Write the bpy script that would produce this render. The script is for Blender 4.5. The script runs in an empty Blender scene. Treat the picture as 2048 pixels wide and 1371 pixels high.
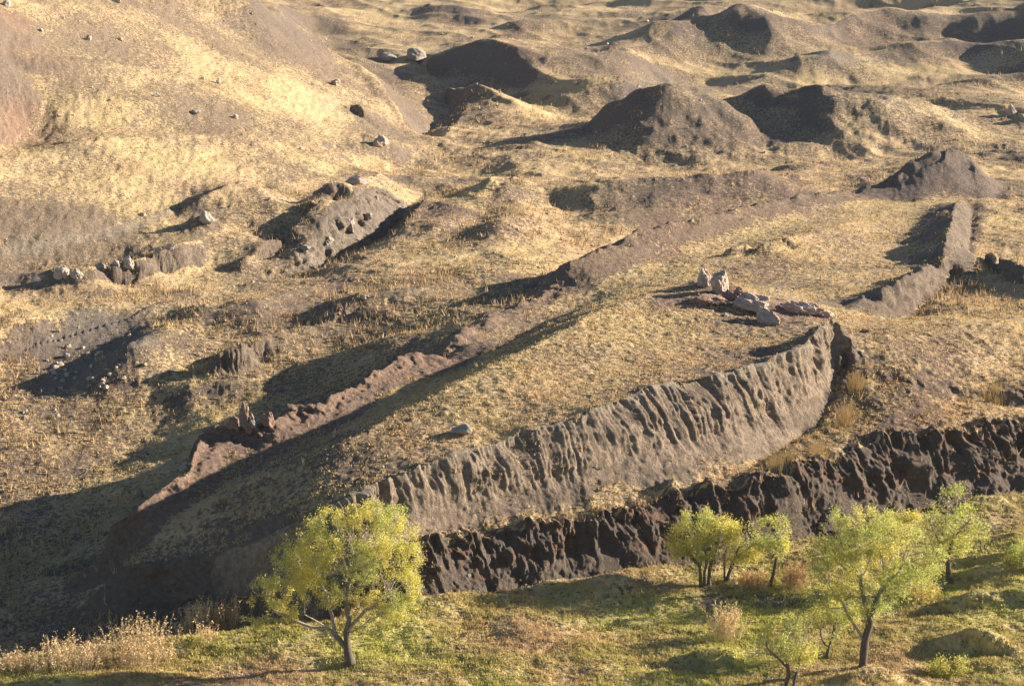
import bpy, math, random
import numpy as np
from mathutils import Vector

# ------------------------------------------------------------------ camera
F, CX, CY = 3822.0, 1024.0, 685.5          # focal length and centre, in pixels of the 2048 x 1371 photograph
CAMZ = 41.0
PITCH = math.atan((CY + 250.0) / F)
sc = bpy.context.scene
cam = bpy.data.cameras.new("camera"); cam.lens = F / 2048 * 36.0; cam.sensor_width = 36.0
cam.clip_start = 1.0; cam.clip_end = 6000.0
cam_o = bpy.data.objects.new("camera", cam); sc.collection.objects.link(cam_o)
cam_o.location = (0, 0, CAMZ); cam_o.rotation_euler = (math.pi / 2 - PITCH, 0, 0)
sc.camera = cam_o

# ------------------------------------------------------------------ light
SUN_AZ = math.atan2(0.965, 0.22)           # clockwise from +Y, towards the sun
SUN_EL = math.radians(18.0)
w = bpy.data.worlds.new("World"); sc.world = w; w.use_nodes = True
nt = w.node_tree; bg = nt.nodes["Background"]
sky = nt.nodes.new("ShaderNodeTexSky"); sky.sky_type = 'NISHITA'; sky.sun_disc = False
sky.sun_elevation = SUN_EL; sky.sun_rotation = SUN_AZ; sky.altitude = 1900.0
nt.links.new(sky.outputs[0], bg.inputs[0]); bg.inputs[1].default_value = 0.05
sun = bpy.data.lights.new("sun", 'SUN'); sun.energy = 5.0; sun.angle = math.radians(0.5); sun.color = (1.0, 0.87, 0.70)
sun_o = bpy.data.objects.new("sun", sun); sc.collection.objects.link(sun_o)
S = Vector((math.sin(SUN_AZ) * math.cos(SUN_EL), math.cos(SUN_AZ) * math.cos(SUN_EL), math.sin(SUN_EL)))
sun_o.rotation_euler = S.to_track_quat('Z', 'Y').to_euler(); sun_o.location = (200, 0, 200)
sc.view_settings.view_transform = 'Standard'; sc.view_settings.look = 'None'
sc.view_settings.exposure = 1.78; sc.view_settings.gamma = 1.0
sc.cycles.max_bounces = 5; sc.cycles.diffuse_bounces = 2; sc.cycles.transmission_bounces = 3
sc.cycles.volume_bounces = 0; sc.cycles.use_denoising = True

rng = np.random.default_rng(7)
random.seed(7)

# ------------------------------------------------------------------ helpers
def px(u, v, z):
    """ground point at height z that the photograph shows at pixel u, v"""
    a = (u - CX) / F; b = (CY - v) / F
    dy = math.cos(PITCH) + b * math.sin(PITCH); dz = -math.sin(PITCH) + b * math.cos(PITCH)
    t = (z - CAMZ) / dz
    return (a * t, dy * t, z)

def project(x, y, z):
    zz = z - CAMZ
    dep = y * math.cos(PITCH) - zz * math.sin(PITCH)
    up = y * math.sin(PITCH) + zz * math.cos(PITCH)
    return CX + F * x / dep, CY - F * up / dep

def _hash(ix, iy, seed):
    h = (ix.astype(np.int64) * 374761393 + iy.astype(np.int64) * 668265263 + seed * 974634777) & 0xFFFFFFFF
    h = ((h ^ (h >> 13)) * 1274126177) & 0xFFFFFFFF
    return ((h ^ (h >> 16)) & 0xFFFF).astype(np.float32) / 65535.0

def vnoise(x, y, seed=0):
    """smooth value noise in -1..1"""
    x0 = np.floor(x); y0 = np.floor(y)
    fx = (x - x0).astype(np.float32); fy = (y - y0).astype(np.float32)
    fx = fx * fx * fx * (fx * (fx * 6 - 15) + 10); fy = fy * fy * fy * (fy * (fy * 6 - 15) + 10)
    a = _hash(x0, y0, seed); b = _hash(x0 + 1, y0, seed); c = _hash(x0, y0 + 1, seed); d = _hash(x0 + 1, y0 + 1, seed)
    return ((a + (b - a) * fx) * (1 - fy) + (c + (d - c) * fx) * fy) * 2 - 1

def fbm(x, y, seed=0, octs=4, gain=0.5):
    s = 0; amp = 1.0; tot = 0
    for o in range(octs):
        ca, sa = math.cos(o * 0.7 + seed), math.sin(o * 0.7 + seed)
        s = s + amp * vnoise((x * ca - y * sa) * 2 ** o + 17.3 * o, (x * sa + y * ca) * 2 ** o - 9.1 * o, seed + o)
        tot += amp; amp *= gain
    return s / tot * 1.6

def ridged(x, y, seed=0, octs=4, gain=0.5):
    s = 0; amp = 1.0; tot = 0
    for o in range(octs):
        ca, sa = math.cos(o * 0.9 + seed), math.sin(o * 0.9 + seed)
        s = s + amp * (1 - 2 * np.abs(vnoise((x * ca - y * sa) * 2 ** o + 5.3 * o, (x * sa + y * ca) * 2 ** o + 3.1 * o, seed + o)))
        tot += amp; amp *= gain
    return s / tot

def sstep(a, b, x):
    t = np.clip((x - a) / (b - a), 0, 1); return t * t * (3 - 2 * t)

def blur(a, n, axis=None):
    """n passes of a three-tap box along both axes"""
    for _ in range(n):
        for ax in ((0, 1) if axis is None else (axis,)):
            p = np.pad(a, [(1, 1) if k == ax else (0, 0) for k in (0, 1)], mode='edge')
            a = (p[:-2] + p[1:-1] * 2 + p[2:]) / 4 if ax == 0 else (p[:, :-2] + p[:, 1:-1] * 2 + p[:, 2:]) / 4
    return a

def boxblur(a, r0, r1):
    for ax, r in ((0, r0), (1, r1)):
        if r < 1: continue
        for _ in range(2):
            p = np.pad(a, [(r + 1, r) if k == ax else (0, 0) for k in (0, 1)], mode='edge')
            c = np.cumsum(p, axis=ax, dtype=np.float64)
            a = ((c[2 * r + 1:] - c[:-2 * r - 1]) if ax == 0 else (c[:, 2 * r + 1:] - c[:, :-2 * r - 1])) / (2 * r + 1)
    return a.astype(np.float32)

def link(name, me, parent=None, mat=None):
    o = bpy.data.objects.new(name, me); sc.collection.objects.link(o)
    if parent is not None: o.parent = parent
    if mat is not None: me.materials.append(mat)
    return o

def empty(name, loc):
    o = bpy.data.objects.new(name, None); sc.collection.objects.link(o); o.location = loc
    o.empty_display_size = 0.3
    return o

def tag(o, label=None, cat=None, group=None, kind=None):
    if label: o["label"] = label
    if cat: o["category"] = cat
    if group: o["group"] = group
    if kind: o["kind"] = kind
    return o

def mesh(name, V, Fc, smooth=True, cols=None):
    """mesh from numpy arrays; Fc is (M,3) or (M,4); cols maps attribute name to (N,4) per-vertex colours"""
    V = np.ascontiguousarray(V, np.float32); Fc = np.ascontiguousarray(Fc, np.int32)
    me = bpy.data.meshes.new(name); k = Fc.shape[1]
    me.vertices.add(len(V)); me.vertices.foreach_set("co", V.ravel())
    me.loops.add(Fc.size); me.loops.foreach_set("vertex_index", Fc.ravel())
    me.polygons.add(len(Fc)); me.polygons.foreach_set("loop_start", np.arange(0, Fc.size, k, dtype=np.int32))
    me.polygons.foreach_set("use_smooth", np.full(len(Fc), smooth, bool))
    for n, c in (cols or {}).items():
        a = me.attributes.new(n, 'FLOAT_COLOR', 'POINT'); a.data.foreach_set("color", np.ascontiguousarray(c, np.float32).ravel())
    me.update(calc_edges=True)
    return me

# ------------------------------------------------------------------ terrain: break lines (photo pixel u, v and height z)
LINES = []                                   # (sharp, [(x,y,z),...])
def ln(sharp, pts):
    P = [px(*p) for p in pts]; LINES.append((sharp, P)); return P
def wl(sharp, pts):
    LINES.append((sharp, pts)); return pts
def off(P, dx, dy, dz=0.0, z=None, sharp=0):
    Q = [(x + dx, y + dy, (zz + dz) if z is None else (z[i] if hasattr(z, '__len__') else z)) for i, (x, y, zz) in enumerate(P)]
    LINES.append((sharp, Q)); return Q

# --- foreground meadow
wl(0, [(-60, 64, -6), (-20, 64, -5), (20, 64, -4.2), (60, 64, -3)])
ln(0, [(-500, 1420, -5.2), (0, 1371, -4.5), (300, 1371, -4.4), (440, 1367, -4.3), (700, 1371, -4.2), (1100, 1371, -4.2), (1500, 1371, -4.2), (1800, 1371, -4.0), (2048, 1371, -3.7), (2550, 1371, -3.2)])
ln(0, [(480, 1310, -4.15), (700, 1325, -4.1), (900, 1290, -3.95), (1200, 1270, -4.0), (1500, 1260, -4.0), (1700, 1325, -4.0)])
ln(0, [(1300, 1195, -3.5), (1500, 1190, -3.7), (1700, 1200, -3.7), (1850, 1185, -3.7)])
ln(0, [(1850, 1080, -3.2), (2000, 1050, -2.7), (2048, 1030, -2.5), (2500, 1000, -2)])
bank = ln(1, [(-500, 1370, -5.2), (0, 1322, -4.6), (100, 1310, -4.55), (230, 1293, -4.45), (340, 1275, -4.35), (480, 1262, -4.2), (580, 1250, -3.95), (700, 1226, -3.5), (850, 1200, -3.1)])
ln(0, [(-500, 1360, -7.2), (0, 1312, -7.0), (230, 1288, -6.7), (340, 1270, -6.0), (480, 1256, -5.0), (560, 1246, -4.2)])
ln(1, [(1860, 1290, -3.7), (1910, 1262, -2.7), (1960, 1250, -2.1), (2000, 1265, -2.5), (2040, 1300, -3.4)])
ln(0, [(1850, 1312, -4.1), (1930, 1318, -4.2), (2020, 1322, -4.1), (2200, 1320, -4)])
ln(1, [(1640, 1378, -3.9), (1700, 1354, -3.3), (1760, 1340, -2.9), (1830, 1347, -3.3), (1860, 1368, -3.9)])
ln(1, [(1850, 1208, -3.4), (1900, 1195, -2.8), (1960, 1188, -2.6), (2048, 1180, -2.4), (2300, 1160, -2)])
ln(0, [(1850, 1224, -3.7), (2048, 1228, -3.6), (2300, 1220, -3.4)])
ln(1, [(1880, 1120, -2.9), (1940, 1105, -2.2), (2010, 1100, -1.8), (2200, 1085, -1.4)])
ln(0, [(1890, 1132, -3.3), (2048, 1135, -3.0)])
ln(1, [(1870, 1168, -3.3), (1940, 1142, -2.6), (2048, 1120, -2.1), (2300, 1100, -1.8)])
ln(0, [(1880, 1182, -3.6), (2048, 1168, -3.2)])
ln(1, [(1330, 1328, -4.1), (1400, 1302, -3.4), (1440, 1294, -3.2), (1480, 1312, -3.8)])
ln(0, [(1340, 1352, -4.6), (1470, 1347, -4.6)])
ln(0, [(1150, 1245, -4.3), (1300, 1238, -4.5), (1420, 1242, -4.3)])
ln(1, [(1120, 1182, -3.4), (1180, 1162, -2.9), (1240, 1159, -2.8), (1290, 1172, -3.2)])
ln(1, [(180, 1337, -4.6), (260, 1312, -4.2), (360, 1292, -4.1), (480, 1282, -4.05)])
ln(0, [(190, 1350, -4.9), (300, 1324, -4.7), (420, 1306, -4.5)])
ln(1, [(900, 1330, -4.3), (1000, 1318, -3.9), (1090, 1316, -3.8), (1180, 1330, -4.2)])
ln(1, [(960, 1275, -4.1), (1050, 1262, -3.7), (1150, 1265, -4.0)])
# --- near dark bank
nb_top = ln(1, [(660, 1212, -3.0), (720, 1180, -2.0), (800, 1126, -.8), (840, 1098, -.45), (870, 1085, -0.3), (930, 1072, -.4), (1000, 1062, -.4), (1100, 1045, -.1), (1200, 1030, .15), (1260, 1010, .3), (1310, 995, .6), (1348, 979, .9), (1450, 976, .9), (1500, 956, 1.3), (1529, 945, 1.5), (1567, 955, 1.1), (1587, 931, 1.6), (1656, 914, 1.8), (1724, 890, 2.0), (1792, 867, 2.2), (1826, 874, 2.1), (1895, 867, 2.2), (1997, 843, 2.3), (2048, 833, 2.4), (2500, 760, 2.8)])
nb_base = ln(1, [(690, 1222, -3.2), (780, 1207, -2.9), (870, 1193, -2.95), (1000, 1190, -3.5), (1100, 1168, -3.3), (1250, 1150, -3.3), (1400, 1130, -3.2), (1500, 1112, -3.1), (1600, 1075, -2.6), (1700, 1060, -2.6), (1820, 1030, -2.5), (1950, 1000, -2.0), (2048, 985, -1.8), (2500, 930, -1.5)])
# --- right wall of the long earth mound
rw_top = ln(1, [(430, 1110, -1.6), (520, 1075, 0), (600, 1038, 1.4), (650, 1010, 2.3), (700, 985, 2.9), (790, 950, 3.5), (870, 920, 3.95), (960, 890, 4.4), (1050, 860, 4.8), (1110, 848, 5.0), (1170, 825, 5.6), (1250, 790, 6.2), (1350, 762, 6.5), (1450, 742, 6.8), (1540, 712, 7.2), (1600, 690, 7.6), (1640, 655, 8.0), (1665, 630, 8.5), (1690, 660, 7.5), (1703, 684, 6.8)])
rw_base = ln(1, [(380, 1190, -3.6), (480, 1188, -3.2), (600, 1162, -1.9), (700, 1135, -.95), (790, 1100, -.4), (870, 1078, -.4), (1000, 1055, -.3), (1130, 1030, .1), (1250, 1003, .5), (1380, 975, .9), (1490, 945, 1.2), (1560, 905, 1.6), (1610, 870, 1.8), (1640, 850, 2.2), (1668, 785, 3.6), (1692, 730, 5.0), (1708, 695, 6.3)])
# plateau lip
wl(0, [(x - 2.0, y + 1.3, z - dz) for (x, y, z), dz in zip(rw_top[2:18], [.2, .2, .2, .2, .2, .2, .2, .2, .2, .25, .3, .5, .9, 1.3, 1.8, 2.4])])
ln(0, [(900, 850, 4.9), (1070, 790, 5.9), (1250, 720, 6.2), (1400, 680, 6.4), (1530, 640, 6.5)])
# middle ridge
mid = ln(1, [(330, 1060, -1.6), (444, 996, .5), (547, 945, 2.3), (620, 915, 3.3), (680, 891, 4.1), (782, 833, 5.1), (885, 785, 5.9), (970, 737, 6.6), (1049, 700, 7.1), (1124, 662, 7.4), (1213, 614, 7.7), (1329, 576, 7.8), (1395, 562, 8.3), (1450, 560, 8.2), (1510, 590, 7.8), (1560, 610, 7.2)])
ln(0, [(300, 1060, -1.5), (440, 980, -.4), (592, 904, 1.2), (695, 852, 2.2), (863, 771, 3.3), (1036, 678, 3.9), (1150, 622, 4.5), (1230, 585, 5.1)])
ln(0, [(1400, 530, 5.4), (1550, 500, 5.4), (1700, 520, 5.3), (1800, 470, 5.2)])
ln(0, [(1580, 575, 5.7), (1680, 560, 5.4), (1760, 530, 5.2)])
ln(1, [(1460, 492, 6.4), (1560, 478, 6.7), (1640, 462, 6.3), (1720, 440, 5.8)])
ln(0, [(1440, 515, 5.0), (1540, 500, 5.2)])
# left wall
lw = ln(1, [(205, 1085, -2.8), (222, 1038, -1.0), (280, 1003, 0), (370, 945, 1.0), (383, 908, 1.5), (403, 857, 2.2), (427, 843, 2.4), (458, 846, 2.4), (500, 850, 2.4), (547, 840, 2.6), (581, 812, 3.0), (615, 812, 3.0), (653, 802, 3.2), (663, 782, 3.5), (697, 771, 3.6), (742, 741, 4.1), (793, 720, 4.3), (817, 703, 4.5), (885, 705, 4.2)])
off(lw, 1.7, -1.2, dz=-1.3)
off(lw, -2.4, 2.0, z=[-5.6, -5.6, -5.5, -5.2, -5, -4.8, -4.6, -4.6, -4.5, -4.4, -4.2, -4, -3.8, -3.6, -3.3, -2.8, -2.3, -1.8, -.6])
lw2 = ln(1, [(888, 690, 3.9), (916, 669, 3.9), (950, 645, 3.9), (988, 624, 4.0), (1073, 597, 4.0), (1117, 570, 4.5), (1128, 552, 5), (1141, 518, 6.4), (1175, 508, 6.6), (1244, 481, 6.8), (1281, 453, 7.2), (1348, 441, 7.1), (1468, 417, 6.8), (1539, 400, 6.6), (1656, 379, 6.2), (1710, 376, 5.9), (1792, 380, 5.2)])
off(lw2[:7], -2.5, 2.2, z=[.6, 2.0, 2.6, 2.9, 3.0, 3.2, 3.4])
off(lw2[7:], -4.5, 5.0, z=[2.2, 1.8, 0.5, -1, -1.6, -1.6, -1, 0, .8, 1.2])
off(lw2[2:], 3.5, -3.5, z=[2.3, 2.8, 3.3, 3.7, 4.0, 4.6, 4.9, 5.0, 5.2, 5.2, 5.2, 5.2, 5.1, 5.0, 5])
# prow and right upper wall
prow = ln(1, [(1792, 380, 5.6), (1826, 356, 6.3), (1881, 333, 7.5), (1908, 325, 7.9), (1929, 328, 7.7), (1946, 348, 7.0), (1958, 376, 5.8)])
ln(0, [(1790, 392, 5.0), (1860, 392, 5.0), (1925, 392, 5.2)])
ln(0, [(1975, 350, 4.6), (1985, 385, 4.8), (1970, 420, 5.0)])
off(prow[1:5], -2, 7, z=3.0)
w3 = ln(1, [(1914, 396, 6.6), (1908, 420, 7.0), (1900, 455, 7.2), (1892, 480, 7.2), (1886, 500, 6.8), (1896, 514, 6.6)])
off(w3, -3.5, 0.6, z=5.2)
ln(1, [(1938, 398, 5.3), (1945, 430, 5.2), (1940, 470, 5.1), (1932, 512, 5.0)])
w4 = ln(1, [(1690, 607, 5.6), (1755, 587, 6.4), (1809, 556, 6.9), (1861, 522, 7.2), (1884, 530, 6.6)])
off(w4, -2.5, 2.0, z=5.3)
ln(1, [(1705, 640, 6.0), (1760, 642, 5.0), (1826, 632, 4.7), (1870, 590, 4.7), (1905, 550, 4.8)])
# ground to the right of the mound
ln(0, [(1750, 690, 6.0), (1850, 650, 5.6), (1950, 600, 5.2)])
ln(0, [(1735, 760, 4.6), (1850, 730, 5.2), (1960, 690, 5.4), (2100, 650, 5.6)])
ln(0, [(1665, 862, 2.0), (1720, 850, 2.2), (1800, 830, 2.7), (1880, 815, 2.6), (1950, 815, 2.3)])
ln(0, [(1700, 800, 3.4), (1830, 770, 4.2), (1920, 755, 4.2), (2000, 745, 4.0), (2150, 730, 4.4)])
ln(0, [(1500, 960, 1.4), (1600, 905, 1.8), (1680, 885, 2.0)])
ln(1, [(1990, 792, 3.2), (2030, 780, 3.6), (2100, 768, 3.8), (2400, 730, 4.2)])
ln(1, [(1975, 812, 2.4), (2048, 818, 2.4), (2400, 775, 2.6)])
ln(0, [(1980, 470, 5.0), (2000, 560, 5.0), (1990, 620, 5.2)])
ln(1, [(1978, 505, 6.0), (2010, 520, 6.6), (2060, 545, 6.8), (2150, 560, 7)])
ln(0, [(1965, 520, 5.0), (2000, 575, 4.9), (2048, 600, 5.2), (2200, 620, 5.5)])
ln(0, [(2000, 420, 5.0), (2100, 400, 5.2), (2400, 400, 6)])
# --- tail of the mound and dark valley on the left
ln(1, [(-500, 1300, -6.8), (0, 1232, -6.5), (80, 1200, -6.0), (150, 1172, -5.5), (230, 1143, -3.9), (255, 1132, -2.9), (290, 1124, -2.3), (330, 1114, -2.2), (430, 1110, -1.6)])
ln(0, [(0, 1268, -6.9), (150, 1243, -6.4), (300, 1222, -5.2), (420, 1218, -4.6), (520, 1212, -4.0)])
ln(0, [(0, 1160, -6.4), (100, 1130, -6.0), (200, 1100, -5.2)])
ln(1, [(0, 1085, -6.0), (90, 1040, -5.7), (170, 1010, -5.4), (240, 965, -5.2)])
ln(0, [(-500, 1100, -6.2), (0, 1010, -5.9), (200, 940, -5.4), (300, 890, -5.0)])
ln(0, [(-500, 960, -5.0), (0, 900, -4.4), (200, 860, -4.0), (400, 810, -3.4), (600, 745, -2.0), (760, 700, -.4)])
ln(0, [(-500, 880, -3.8), (0, 830, -3.2), (200, 800, -2.8), (400, 765, -2.2), (520, 735, -1.5), (700, 690, .6), (860, 655, 2.4)])
# small fluted banks
c5t = ln(1, [(430, 725, -.2), (480, 700, .6), (540, 668, .9), (640, 648, 1.0), (700, 630, 1.0)])
c5b = ln(1, [(430, 740, -1.2), (500, 715, -1.1), (560, 697, -.9), (640, 672, -.3), (720, 640, .6)])
c4t = ln(1, [(960, 590, 2.9), (990, 578, 3.5), (1040, 572, 3.7), (1090, 557, 3.9), (1120, 550, 3.2)])
c4b = ln(1, [(960, 608, 2.3), (1000, 606, 2.0), (1060, 594, 2.1), (1095, 580, 2.3), (1125, 560, 2.6)])
ln(0, [(700, 600, 1.2), (850, 570, 2.0), (960, 530, 2.4), (1080, 520, 2.2)])
ln(1, [(660, 632, 1.2), (740, 625, 1.4), (830, 622, 1.8)])
ln(1, [(650, 640, .6), (740, 633, .8), (830, 630, 1.3)])
# left gully with stones
ln(0, [(-400, 800, -2), (0, 705, -1.0), (60, 675, -.6), (140, 648, -.2), (250, 622, -.1), (380, 592, -.1)])
ln(0, [(-400, 850, -4), (0, 775, -3.8), (100, 745, -3.4), (200, 715, -2.6), (300, 690, -1.8), (380, 665, -1.0)])
ln(0, [(0, 815, -2.8), (120, 800, -2.4), (230, 770, -1.8), (300, 740, -1.4), (420, 690, -.9)])
ln(0, [(0, 600, -.9), (150, 602, -.7), (300, 600, -.5), (420, 590, -.4)])
ln(0, [(0, 640, -.6), (200, 620, -.4), (500, 600, 0), (620, 570, .2)])
# --- stream flat and foot of the big hill
ln(0, [(-500, 610, -1.0), (0, 580, -.9), (200, 580, -.9), (400, 580, -.8), (480, 570, -.8)])
ln(1, [(-500, 580, 1.2), (0, 543, 1.2), (90, 540, 1.5), (110, 532, 1.9), (165, 533, 1.9), (200, 530, 1.8), (270, 518, 2.0), (345, 490, 2.5), (430, 472, 2.2), (500, 455, 2)])
ln(0, [(-500, 600, -.5), (0, 565, -.4), (100, 560, -.3), (170, 560, -.4), (270, 558, -.5), (370, 550, -.4), (460, 530, -.3)])
ln(0, [(-500, 560, 2), (0, 505, 2.2), (150, 478, 2.6), (300, 440, 3.0), (400, 410, 3.4)])
# small mounds
ln(1, [(330, 425, 3.2), (400, 390, 4.9), (450, 368, 5.6), (500, 362, 5.4), (540, 400, 4.2), (600, 420, 3.2), (650, 430, 2.8)])
ln(0, [(320, 432, 2.9), (380, 414, 3.2), (440, 392, 4.2)])
ln(1, [(350, 450, 2.6), (385, 432, 4.0), (412, 425, 4.5), (440, 448, 2.6)])
ln(0, [(345, 456, 2.2), (395, 450, 2.4)])
ln(1, [(480, 340, 5.2), (500, 338, 5.0), (540, 342, 4.6)])
ln(1, [(500, 375, 3.4), (535, 380, 3.0)])
ln(1, [(605, 415, 2.6), (640, 392, 4.0), (660, 388, 4.2), (700, 410, 2.8)])
ln(0, [(600, 420, 2.2), (660, 415, 2.2)])
# --- jagged gully on the left
c2t = ln(1, [(500, 545, -.4), (560, 520, .2), (610, 495, 1.0), (650, 470, 1.5), (690, 448, 1.9), (720, 425, 1.9), (750, 402, 2.0), (765, 395, 1.6)])
c2b = ln(1, [(490, 562, -1.0), (560, 556, -1.2), (640, 540, -1.3), (700, 515, -1.2), (760, 490, -1.1), (800, 455, -.6), (825, 415, .2), (850, 380, .8)])
ln(1, [(700, 540, 0.8), (760, 505, 1.2), (800, 475, 1.6), (830, 430, 1.8), (860, 400, 1.8)])
ln(1, [(480, 520, .8), (520, 490, 1.6), (600, 458, 2.2), (660, 434, 2.4)])
ln(1, [(500, 530, -.2), (560, 505, 0.2), (620, 470, .8), (680, 440, 1.2)])
ln(1, [(655, 395, 2.0), (700, 378, 3.0), (740, 355, 3.4), (760, 345, 3.2)])
ln(1, [(655, 408, 1.2), (720, 390, 1.2), (770, 360, 1.6)])
ln(0, [(900, 540, 1.6), (900, 470, 1.6), (920, 400, 1.4)])
ln(0, [(1000, 470, 2.2), (1040, 440, 2.2), (1020, 380, 1.8)])
ln(1, [(950, 420, 1.4), (1000, 375, 2.8), (1030, 358, 3.0), (1060, 380, 2)])
ln(0, [(950, 470, 1.0), (985, 430, 1.0), (1010, 400, 1.4)])
# --- big grassy hill on the left
ln(0, [(-600, -150, 34), (-400, 0, 28), (0, 0, 24), (150, -20, 24), (300, -20, 22.5)])
ln(1, [(300, -40, 22.6), (370, 0, 20.5), (460, 30, 18), (560, 60, 15), (640, 95, 11.5), (700, 130, 8.6), (750, 170, 6.4), (800, 230, 3.4), (835, 280, 1.2)])
hb = ln(0, [(300, -60, 12), (380, -30, 9), (480, 5, 6), (580, 40, 4), (690, 90, 2), (760, 150, 0.8), (830, 230, 0), (860, 270, -.3)])
ln(0, [(0, 130, 16.5), (200, 130, 15.3), (400, 150, 12.6), (500, 170, 10.8), (620, 190, 8.0), (700, 220, 5.2), (770, 270, 2.6)])
ln(0, [(-500, 180, 16), (0, 200, 13), (100, 190, 13), (250, 200, 12), (400, 200, 10.6), (500, 210, 9.2), (600, 230, 6.8), (680, 255, 4.4)])
ln(0, [(70, 284, 8.7), (200, 262, 8.8), (330, 262, 8.2), (480, 260, 7.6), (590, 262, 6.2), (690, 285, 4.0)])
ln(0, [(-500, 330, 10), (-100, 330, 8.8), (0, 250, 10.7), (45, 240, 11.0)])
ln(0, [(20, 318, 7.3), (60, 290, 7.6), (90, 240, 9.8), (110, 215, 11.9)])
ln(1, [(-400, 400, 9), (0, 328, 8.6), (70, 300, 9.0), (160, 284, 9.2), (280, 274, 8.8), (400, 271, 8.0), (520, 285, 6.6), (620, 300, 4.8), (690, 300, 3.8)])
ln(0, [(-500, 460, 5), (0, 400, 6.0), (150, 360, 6.4), (300, 340, 6.4), (430, 330, 5.8), (530, 335, 5.0), (620, 325, 4.2), (690, 312, 3.5)])
ln(0, [(0, 470, 3.6), (150, 440, 4.2), (270, 420, 4.2), (340, 405, 4.4)])
ln(1, [(660, 300, 3.6), (700, 260, 5.0), (735, 265, 4.6), (790, 290, 3.0), (830, 320, .8)])
ln(1, [(690, 200, 6.8), (715, 205, 6.4), (730, 225, 5.2)])
ln(1, [(690, 222, 5.8), (712, 230, 5.2), (735, 245, 4.2)])
ln(0, [(700, 330, 1.8), (800, 350, .6), (850, 330, .2), (950, 350, .6), (1040, 350, .8)])
# --- valley behind the hill
ln(1, [(840, 300, -1.2), (860, 270, -1.6), (890, 240, -1.4), (900, 210, -1.2), (880, 180, -.8), (840, 140, -.4)])
ln(1, [(875, 295, .4), (905, 255, .6), (935, 225, .6), (920, 195, 1.2), (890, 170, 1.2)])
ln(0, [(900, 310, .2), (1000, 290, .2), (1060, 250, .2), (990, 220, .8)])
ln(1, [(850, 160, .6), (920, 175, 2.2), (980, 195, 2.4), (1040, 225, 1)])
# dark-faced ridge behind
ln(1, [(730, 120, 1.5), (770, 104, 4.0), (860, 92, 5.6), (900, 100, 5.0), (950, 88, 7.0), (1000, 102, 6.6), (1060, 128, 5.6), (1110, 152, 4.6), (1180, 170, 3.6), (1240, 172, 3.2)])
ln(0, [(740, 135, .6), (850, 150, .4), (920, 168, -.4), (1000, 205, -1.2), (1060, 228, -1.4), (1150, 240, -1.0), (1230, 230, -.6)])
ln(0, [(1000, 80, 5.5), (1150, 110, 4.8), (1230, 140, 3.6)])
# open ground behind, on which the far ridges are raised below
ln(0, [(1000, 305, .3), (1300, 305, .5), (1700, 300, 1.6), (2048, 300, 3.0), (2500, 300, 3.4)])
ln(0, [(1060, 245, .6), (1300, 240, 1.0), (1700, 240, 1.6), (2048, 245, 2.6), (2500, 245, 3)])
ln(0, [(1260, 172, 1.2), (1500, 165, 1.4), (1800, 172, 1.8), (2400, 180, 3)])
ln(0, [(1280, 105, 2.2), (1600, 105, 2.4), (2400, 110, 3.5)])
ln(0, [(1300, 50, 4), (1700, 50, 4.4), (2400, 50, 5.5)])
ln(0, [(900, 60, 3.0), (1100, 60, 3.2), (1200, 95, 2.6)])
ln(0, [(700, 60, 2.5), (900, 30, 3), (1100, 20, 3.5), (1250, 15, 4)])
ln(0, [(1110, 350, 1.0), (1300, 340, 1.2), (1500, 330, 1.8), (1700, 320, 2.4)])
ln(0, [(1130, 440, .6), (1250, 405, .6), (1400, 385, .8), (1540, 375, 1.2), (1740, 365, 2.0)])
ln(1, [(660, 10, 5), (680, 40, 4.2), (720, 90, 2.4), (745, 115, 1.6)])
ln(0, [(-400, -200, 30), (0, -120, 26), (400, -60, 10)])
ln(0, [(400, -35, 8), (800, -30, 8), (1200, -30, 9), (1600, -30, 12), (2048, -20, 14), (2500, -20, 18)])
wl(0, [(x, math.sqrt(800 ** 2 - x * x), 15) for x in (-370, -200, -100, 0, 100, 200, 370)])
wl(0, [(x, math.sqrt(950 ** 2 - x * x), 25) for x in (-440, -250, -100, 0, 100, 250, 440)])

# ------------------------------------------------------------------ terrain: solve a membrane through the break lines
def spans(*parts):
    """grid lines, finer where the walls stand: (from, to, count) spans joined"""
    return np.concatenate([np.linspace(a, b, n, endpoint=False) for a, b, n in parts] + [[parts[-1][1]]])
gt = spans(*[(math.log(a), math.log(b), n) for a, b, n in ((62, 98, 40), (98, 113, 130), (113, 152, 560), (152, 420, 640), (420, 700, 400), (700, 960, 60))])
gh = np.radians(spans((-25, -15.6, 80), (-15.6, 15.6, 1160), (15.6, 25, 80)))
NI, NJ = len(gt), len(gh)
def to_grid(x, y, nj=NJ, ni=NI):
    th = np.arctan2(x, y); t = 0.5 * np.log(x * x + y * y)
    i = np.interp(t, gt, np.arange(NI), -9, NI + 9) * (ni - 1) / (NI - 1); j = np.interp(th, gh, np.arange(NJ), -9, NJ + 9) * (nj - 1) / (NJ - 1)
    return i, j

SX, SY, SZ, SS = [], [], [], []
for sharp, P in LINES:
    for a, b in zip(P[:-1], P[1:]):
        n = max(2, int(math.dist(a[:2], b[:2]) / (0.0004 * math.hypot(a[0], a[1]))))
        k = np.linspace(0, 1, n)
        SX.append(a[0] + (b[0] - a[0]) * k); SY.append(a[1] + (b[1] - a[1]) * k); SZ.append(a[2] + (b[2] - a[2]) * k); SS.append(np.full(n, sharp))
SX, SY, SZ, SS = map(np.concatenate, (SX, SY, SZ, SS))

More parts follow.
